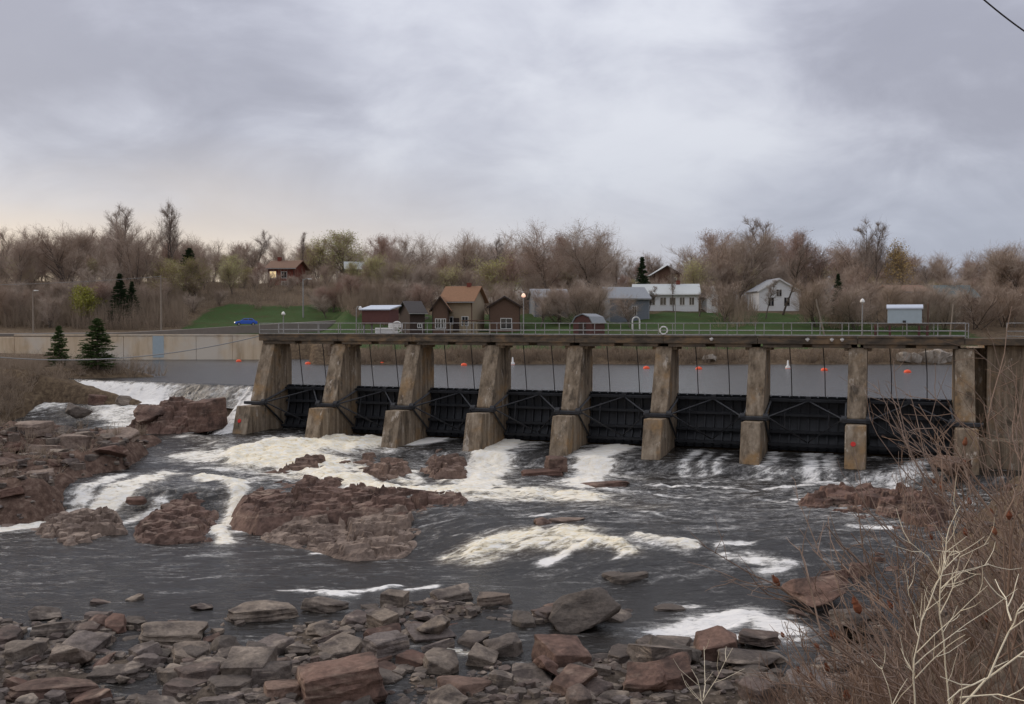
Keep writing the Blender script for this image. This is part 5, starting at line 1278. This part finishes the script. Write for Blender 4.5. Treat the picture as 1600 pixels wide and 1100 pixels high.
def lamp(base, h, arm, label, head='lamp_white', lean=0.0, r=.045):
    e = empty('street_lamp', base); e.rotation_euler = (0, lean, 0)
    MB().tube([(0, 0, -.1), (0, 0, h*.5), (0, 0, h)], [r*1.2, r, r*.85], 8).build('pole', M['galvanised'], e)
    MB().box(-.11, .11, -.11, .11, -.05, .04).build('base_plate', M['galvanised'], e)
    if arm:
        MB().tube([(0, 0, h - .02), (arm*.3, 0, h + .16), (arm*.8, 0, h + .18), (arm, 0, h + .06)], r*.8, 6).build('arm', M['galvanised'], e)
    hd = MB().lathe([(.02, .16), (.10, .10), (.17, -.06), (.15, -.10), (.06, -.16)], 12).build('lamp_head', M[head], e, (arm, 0, h + .04), smooth=True)
    tag(e, label, 'street lamp'); return e
def on_deck(px, b):
    """point on the deck line b metres upstream that is seen at column px"""
    u = (px - 800)/F; q = P1 + NB*b
    a = (u*q.y - q.x)/(EA.x - u*EA.y); return a
def build_walkway_things():
    a = on_deck(557, 2.2); lamp(dam(a, 2.2, DECK_TOP), 2.15, .32, 'white hooked lamp left of the maroon hoist shed')
    a = on_deck(818, 2.2); lamp(dam(a, 2.2, DECK_TOP), 3.05, 0, 'straight pale lamp with a pinkish glow at the middle of the walkway', 'lamp_warm')
    a = on_deck(1347, 2.2); lamp(dam(a, 2.2, DECK_TOP), 2.45, 0, 'straight lamp with a white head left of the grey-blue cabinet')
    a = on_deck(443, 2.2); lamp(dam(a, 2.2, DECK_TOP), 1.75, 0, 'short white-headed lamp at the left end of the walkway')
    # poles on the far bank
    def pole(px, ytop, Y, label, arm=0, r=.13, mat='pole_wood', lean=0.0, cross=False, name='utility_pole', ybase=None):
        x = (px - 800)/F*Y; zb = gz(x, Y) if ybase is None else at_Y(px, ybase, Y).z; zt = at_Y(px, ytop, Y).z; h = zt - zb
        e = empty(name, (x, Y, zb)); e.rotation_euler = (0, lean, 0)
        MB().tube([(0, 0, -.4), (0, 0, h)], [r, r*.7], 8).build('pole', M[mat], e)
        if cross: MB().box(-.9, .9, -.06, .06, h - .55, h - .43).build('crossarm', M['pole_wood'], e)
        if arm:
            MB().tube([(0, 0, h - .2), (arm*.6, 0, h + .1), (arm, 0, h + .05)], .05, 6).build('arm', M['galvanised'], e)
            MB().box(arm - .3, arm + .35, -.14, .14, h - .06, h + .06).build('lamp_head', M['lamp_white'], e, bevel=.03)
        tag(e, label, 'pole' if not arm else 'street lamp'); return e
    pole(252, 430, 161, 'pale wooden utility pole behind the retaining wall', r=.16, cross=True)
    pole(52, 454, 158, 'pole with a small lamp at the left end of the wall', .5, .13)
    pole(474, 436, 172, 'street lamp beside the grass slope right of the car', 1.1, .14, 'galvanised', name='street_lamp')
    pole(527, 424, 205, 'distant bare pole on the hill under the yellow-green trees', r=.14)
    pole(1288, 466, 150, 'pale leaning post on the far bank at the right', r=.13, lean=-.24, name='leaning_post')
    pole(1483, 474, 140, 'pale slanting post right of the grey-blue cabinet', r=.12, lean=.10, name='leaning_post')
    pole(1055, 470, 150, 'thin grey post on the lawn right of the garden arch', r=.06, mat='galvanised', name='lawn_post')
    # maroon hoist shed
    a = on_deck(594, 1.3); e = empty('hoist_shed', dam(a, 1.3, DECK_TOP), -TH)
    MB().box(-1.2, 1.2, -.75, .85, .9, 2.05).build('wall', M['wood_maroon'], e)
    MB().prism([(-.95, 2.0), (1.05, 2.34), (1.05, 2.42), (-.95, 2.08)], -1.35, 1.35).build('roof', M['metal_roof'], e)
    for sx in (-1, 1):
        for sy in (-.6, .7): MB().box(sx*1.1 - .06, sx*1.1 + .06, sy - .06, sy + .06, 0, .897).build('leg', M['galvanised'], e)
    MB().box(-1.1, 1.1, -.765, -.752, 1.1, 1.9).build('door', M['wood_maroon'], e)
    tag(e, 'maroon hoist shed with a pale metal roof on the walkway', 'shed')
    a = on_deck(606, .5); e = empty('hoist_machine', dam(a, .35, DECK_TOP), -TH)
    MB().box(-.9, .8, -.28, .3, .004, .62).build('housing', M['paint_white'], e, bevel=.04)
    MB().box(.2, 1.25, -.2, .25, .63, .95).build('gear_box', M['paint_white'], e, bevel=.04)
    wh = MB().tube([(1.05 + .42*math.cos(t*math.pi/10), -.36, .68 + .42*math.sin(t*math.pi/10)) for t in range(21)], .05, 6).build('hand_wheel', M['paint_white'], e)
    for t in range(4):
        q = t*math.pi/4; MB().tube([(1.05 - .4*math.cos(q), -.36, .68 - .4*math.sin(q)), (1.05 + .4*math.cos(q), -.36, .68 + .4*math.sin(q))], .025, 5).build('spoke', M['paint_white'], wh)
    tag(e, 'white gate hoist machine with a hand wheel below the maroon shed', 'machine')
    # grey-blue cabinet on a stand
    a = on_deck(1413, 1.2); e = empty('hoist_cabinet', dam(a, 1.2, DECK_TOP), -TH)
    pr = [(-.6, .95)] + [(-.6 + 1.2*k/8, 1.95 + .22*math.sin(math.pi*k/8)) for k in range(9)] + [(.6, .95)]
    MB().prism(pr, -1.05, 1.05).build('body', M['metal_blue'], e, bevel=.03)
    pr = [(-.66, 1.90)] + [(-.66 + 1.32*k/8, 1.99 + .22*math.sin(math.pi*k/8)) for k in range(9)] + [(.66, 1.90)]
    MB().prism(pr, -1.12, 1.12).build('lid', M['metal_roof'], e)
    MB().tube([(-.02, -.62, .98), (-.02, -.62, 1.16)], .10, 10).build('motor', M['cable_dark'], e)
    MB().box(-1.9, 1.5, -.55, .55, .82, .945).build('stand', M['deck_concrete'], e)
    for sx in (-1.8, -.9, .9, 1.4):
        for sy in (-.48, .48): MB().box(sx - .07, sx + .07, sy - .07, sy + .07, 0, .817).build('leg', M['wood_maroon'], e)
    MB().tube([(1.45, .45, .9), (1.45, .45, 2.3)], .06, 6).build('pole', M['wood_brown'], e)
    tag(e, 'grey-blue rounded metal cabinet on a stand at the right of the walkway', 'cabinet')
    # life ring on the front rail
    a = on_deck(1037, -.34); e = empty('life_ring', dam(a, -.36, -.5), -TH)
    MB().tube([(.26*math.cos(t*math.pi/12), 0, .26*math.sin(t*math.pi/12)) for t in range(25)], .05, 8).build('ring', M['paint_white'], e, smooth=True)
    for t in range(4):
        q = math.pi/4 + t*math.pi/2; MB().tube([(.26*math.cos(q - .12), 0, .26*math.sin(q - .12)), (.26*math.cos(q + .12), 0, .26*math.sin(q + .12))], .057, 8).build('band', M['galvanised'], e)
    tag(e, 'white life ring hanging on the walkway railing', 'life ring')
    # small floodlights under the deck edge
    for px, lb in ((1112, 'small white floodlight on the deck edge right of the life ring'), (1262, 'small floodlight on the deck edge, left of three by the eighth pier'), (1300, 'small floodlight on the deck edge, middle of three by the eighth pier'), (1316, 'small floodlight on the deck edge, right of three by the eighth pier')):
        a = on_deck(px, -.4); e = empty('floodlight', dam(a, -.40, DECK_TOP - .12), -TH)
        MB().box(-.05, .05, -.02, .08, -.1, .14).build('bracket', M['galvanised'], e); MB().lathe([(.05, -.1), (.12, .0), (.13, .08)], 10).build('lamp_head', M['paint_white'], e, (0, -.14, 0)); tag(e, lb, 'floodlight')
    # buoys
    def buoy(px, py, label, white=False):
        p = at_z(px, py + 2, HEAD); e = empty('buoy', (p.x, p.y, HEAD))
        if white:
            MB().lathe([(.25, -.4), (.34, .0), (.30, .28), (.14, .45), (.10, 1.05), (.03, 1.15)], 14).build('body', M['paint_white'], e, smooth=True); MB().lathe([(.345, -.05), (.35, .05)], 14).build('band', M['buoy_orange'], e)
        else:
            MB().lathe([(.10, -.36), (.36, -.24), (.46, .0), (.38, .24), (.14, .34)], 16).build('float', M['buoy_orange'], e, smooth=True)
            MB().tube([(0, 0, .33), (0, 0, .40)], .05, 6).build('eye', M['galvanised'], e)
        e.scale = (.85, .85, .85)
        tag(e, label, 'buoy', 'buoys on the boom line')
    O = [(373, 563, 'left of the first pier in front of the tan wall'), (481, 567, 'between the first and second pier'), (597, 567, 'between the second and third pier'), (725, 569, 'between the third and fourth pier'),
         (1010, 574, 'close left of the sixth pier'), (1092, 575, 'between the sixth and seventh pier'), (1288, 577, 'between the seventh and eighth pier'), (1418, 580, 'right of the eighth pier')]
    for px, py, w in O: buoy(px, py, 'orange buoy floating ' + w)
    buoy(801, 568, 'white buoy floating right of the fourth pier', True); buoy(1231, 574, 'white buoy floating right of the seventh pier', True)
    # cables
    def cable(name, p, q, sag, rad, mat, label, n=24):
        p, q = Vector(p), Vector(q); pts = [p.lerp(q, t/n) - Vector((0, 0, 4*sag*(t/n)*(1 - t/n))) for t in range(n + 1)]
        o = MB().tube(pts, rad, 6).build(name, M[mat]); tag(o, label, 'cable')
    cable('guy_cable', dam(-.7, 0, -1.0), at_Y(-60, 552, 84), 1.15, .045, 'cable_grey', 'thick grey cable sagging from the dam end across the tan wall')
    x252 = (252 - 800)/F*161; zt = at_Y(252, 432, 161).z
    cable('power_line', (x252, 161, zt), at_Y(-80, 446, 158), .3, .03, 'cable_grey', 'thin power line from the utility pole towards the left')
    cable('overhead_wire', at_Y(1500, -34, 14), at_Y(1700, 104, 16), .12, .012, 'cable_dark', 'thin overhead wire crossing the top right corner')
build_walkway_things()

# ------------------------------------------------------------------ shrubs and stalks of the near right bank
def sumac(x, y, h, seed, label, lean=(-.45, 0), stems=5, fruit=4, mat='stem_grey', thick=.018, fill=1.0):
    r = random.Random(seed); z = gz(x, y); e = empty('sumac_shrub', (x, y, z)); wood, tw = MB(), MB(); tips = []
    for s in range(stems):
        d = Vector((lean[0] + r.gauss(0, .42), lean[1] + r.gauss(0, .35), 1))
        p = branch_path(r, (r.gauss(0, .15), r.gauss(0, .15), -.1), d, h*r.uniform(.7, 1.1), 8, .11, .035)
        wood.tube(p, [thick*(1 - .72*i/8) for i in range(9)], 6); tips.append((p[-1], p[-1] - p[-2]))
        for k in range(5):
            i = r.randrange(3, 9); q0 = p[i-1].lerp(p[i], r.random())
            q = branch_path(r, q0, side_dir(r, p[i] - p[i-1], r.uniform(.4, .9)) + Vector((lean[0]*.3, 0, .15)), h*r.uniform(.18, .42), 5, .13, .07)
            wood.tube(q, [thick*.5*(1 - .6*j/5) for j in range(6)], 5); tips.append((q[-1], q[-1] - q[-2]))
            for m in range(int(4*fill)):
                j = r.randrange(1, 6); s0 = q[j-1].lerp(q[j], r.random())
                t_ = branch_path(r, s0, side_dir(r, q[j] - q[j-1], r.uniform(.4, 1.0)), h*r.uniform(.06, .18), 3, .18, .05)
                tw.tube(t_, [thick*.26, thick*.22, thick*.18, thick*.12], 4, False)
    wood.build('stems', M[mat], e); tw.build('twigs', M[mat], e)['kind'] = 'stuff'
    r.shuffle(tips)
    for p, d in tips[:fruit]:
        d = (d.normalized() + Vector((0, 0, .6))).normalized(); c = MB(); n = 7; L = r.uniform(.12, .19)
        pts = [p + d*L*t/n for t in range(n + 1)]
        c.tube(pts, [.012] + [.036*math.sin(math.pi*(.18 + .8*t/n))*r.uniform(.75, 1.2) + .004 for t in range(1, n + 1)], 7)
        for _ in range(26):
            t = r.random(); q = p + d*L*t; o = side_dir(r, d, 1.3)*(.034*math.sin(math.pi*(.15 + .8*t)) + .004)
            w_ = o.orthogonal().normalized()*.008; c.add([q + o*.6 - w_, q + o*.6 + w_, q + o*1.35 + d*.012], [(0, 1, 2)])
        c.build('fruit_head', M['fruit_red'], e)
    tag(e, label, 'shrub', 'sumac shrubs on the right bank'); return e
def build_foreground():
    L = 'leafless sumac shrub '
    def spot(px, Y): return (px - 800)/F*Y, Y
    data = [(1500, 14, 3.9, 7, 6, -.3, 'with a tall stem crossing the last gate'), (1590, 12, 4.3, 7, 4, -.25, 'rising at the right edge before the abutment'), (1450, 19, 4.2, 7, 6, -.45, 'with rusty fruit in front of the eighth bay'),
            (1420, 24, 4.4, 7, 4, -.6, 'leaning out over the river beside the pinkish rock'), (1560, 17, 4.8, 8, 4, -.4, 'behind the pale stalks'), (1380, 17, 2.9, 7, 5, -.9, 'spreading low over the smooth foam patch'),
            (1310, 21, 3.0, 6, 6, -.8, 'closest to the wedge boulder with upright fruit heads'), (1530, 10, 2.6, 8, 3, -.7, 'low in the bottom right corner'), (1270, 17.5, 2.1, 6, 3, -.7, 'low at the bottom edge left of the pale stalks'),
            (1600, 22, 5.4, 8, 4, -.45, 'tall and dense at the right edge'), (1490, 28, 4.8, 8, 4, -.5, 'farthest along the right bank'), (1640, 16, 4.6, 8, 3, -.6, 'reaching in from beyond the right edge'), (1580, 25, 5.0, 8, 4, -.3, 'in front of the right abutment wall'),
            (1440, 14, 2.6, 7, 4, -.8, 'directly behind the forked pale stalk'), (1350, 25, 3.0, 7, 4, -.7, 'over the dark red ledge'), (1330, 15, 2.0, 6, 3, -1.0, 'lying nearly flat above the bottom edge')]
    for i, (px, Y, h, st, fr, ln, lb) in enumerate(data):
        x, y = spot(px + 45, Y); fr = max(1, fr//2); st = max(3, int(st*.75)); sumac(x, y, h, 300 + i, L + lb, (ln, .1), st, fr, fill=1.0, thick=.017 + .0004*Y)
    r = random.Random(9); sp = []
    for i in range(95):
        px = r.uniform(1240, 1640); Y = r.uniform(9, 34); x = (px - 800)/F*Y; z = gz(x, Y)
        if z < -10.9 or z > -1.9: continue
        yy = 505 - z*F/Y
        if yy < 640: continue
        sp.append((x, Y, z, r.uniform(.5, 1.7), r.uniform(.3, .8), 16))
    brush('bank_twigs', sp, 'stem_grey', 'tangle of thin brown twigs covering the right bank', tw=.009, nseg=3, lean=(-.35, 0))
    sp = [(x + r.gauss(0, .4), y + r.gauss(0, .4), gz(x, y), r.uniform(.3, .8), .5, 14) for x, y, z, *_ in sp]
    brush('dry_grass', sp, 'brush_brown', 'dry brown grass on the right bank', 'grass', tw=.006)
    # pale dead stalks close to the camera: traced as plants standing about six metres away
    def stalk(lines, Y, label, rad=.0055):
        base = at_Y(*lines[0][0], Y); gx = base.x; gy = Y; e = empty('dead_stalk', (gx, gy, gz(gx, gy)))
        r = random.Random(len(label)); root = Vector(e.location)
        for i, ln in enumerate(lines):
            off = r.uniform(-.35, .35) if i else 0
            pts = []
            for k, (px, py) in enumerate(ln):
                yy = Y + off*k/(len(ln) - 1) + (.0 if k == 0 else r.gauss(0, .02)); pts.append(at_Y(px, py, yy) - root)
            if i == 0: pts = [Vector((0, 0, -.1))] + pts
            fine = []
            for j in range(len(pts) - 1):
                for t in (0, .5): fine.append(pts[j].lerp(pts[j+1], t) + Vector((r.gauss(0, .004), 0, r.gauss(0, .004)))*(t > 0))
            fine.append(pts[-1]); n = len(fine); rr = rad*(1.0 if i == 0 else .62)
            MB().tube(fine, [rr*(1 - .6*k/(n - 1)) for k in range(n)], 6).build('stem' if i == 0 else 'side_shoot', M['stalk_pale'], e)
        k = 0
        for ln in lines:
            for j in range(1, len(ln) - 0):
                for _ in range(2):
                    if r.random() < .35: continue
                    t = r.random(); px = ln[j-1][0] + (ln[j][0] - ln[j-1][0])*t; py = ln[j-1][1] + (ln[j][1] - ln[j-1][1])*t
                    L = r.uniform(18, 62); an = math.atan2(ln[j-1][1] - ln[j][1], ln[j][0] - ln[j-1][0]) + r.choice((-1, 1))*r.uniform(.4, .8); yy = Y + r.uniform(-.12, .12); pts = []
                    for q in range(4):
                        pts.append(at_Y(px, py, Y + (yy - Y)*q/3) - root); px += L/3*math.cos(an); py -= L/3*math.sin(an); an += r.uniform(-.05, .32)*(1 if math.cos(an) > 0 else -1)
                    MB().tube(pts, [rad*.42, rad*.36, rad*.30, rad*.2], 5).build('side_shoot', M['stalk_pale'], e)
        tag(e, label, 'dead plant', 'pale dead stalks')
    stalk([[(1484, 1110), (1477, 1040), (1468, 960), (1470, 905), (1478, 860), (1483, 825), (1500, 790)], [(1470, 905), (1450, 870), (1425, 850), (1405, 838)], [(1468, 960), (1490, 915), (1500, 870), (1545, 848)], [(1470, 920), (1500, 895), (1545, 880)], [(1475, 890), (1500, 865), (1492, 860)],
           [(1468, 950), (1455, 925), (1470, 900), (1545, 882)], [(1440, 970), (1420, 930), (1412, 880)]], 6.2, 'tallest pale dead stalk in front of the bushes')
    stalk([[(1430, 1110), (1427, 1060), (1428, 1030), (1440, 970), (1462, 915), (1478, 880), (1490, 860)], [(1428, 1040), (1470, 1005), (1510, 975), (1590, 920)], [(1430, 1060), (1480, 1010), (1508, 992)], [(1432, 1020), (1490, 965), (1543, 915)], [(1427, 1050), (1415, 1040)]], 5.9, 'forked pale dead stalk left of the tallest')
    stalk([[(1495, 1110), (1540, 1062), (1600, 1018), (1660, 975)], [(1545, 1058), (1575, 990), (1590, 955), (1610, 930)], [(1580, 970), (1572, 935), (1555, 905)], [(1500, 1090), (1560, 1085), (1600, 1095)], [(1540, 1060), (1500, 1078), (1480, 1095)]], 5.5, 'pale dead stalk leaning to the right corner', .0085)
    stalk([[(1395, 1112), (1387, 1070), (1376, 1040)], [(1395, 1100), (1418, 1060)], [(1396, 1105), (1425, 1070), (1430, 1050)]], 5.8, 'short pale dead stalk left of the forked one', .004)
    stalk([[(1100, 1112), (1094, 1080), (1081, 1046)], [(1098, 1095), (1120, 1060), (1145, 1012)], [(1099, 1090), (1101, 1050), (1100, 1010)]], 7.0, 'lone pale stalk at the bottom edge by the shore stones', .005)
build_foreground()
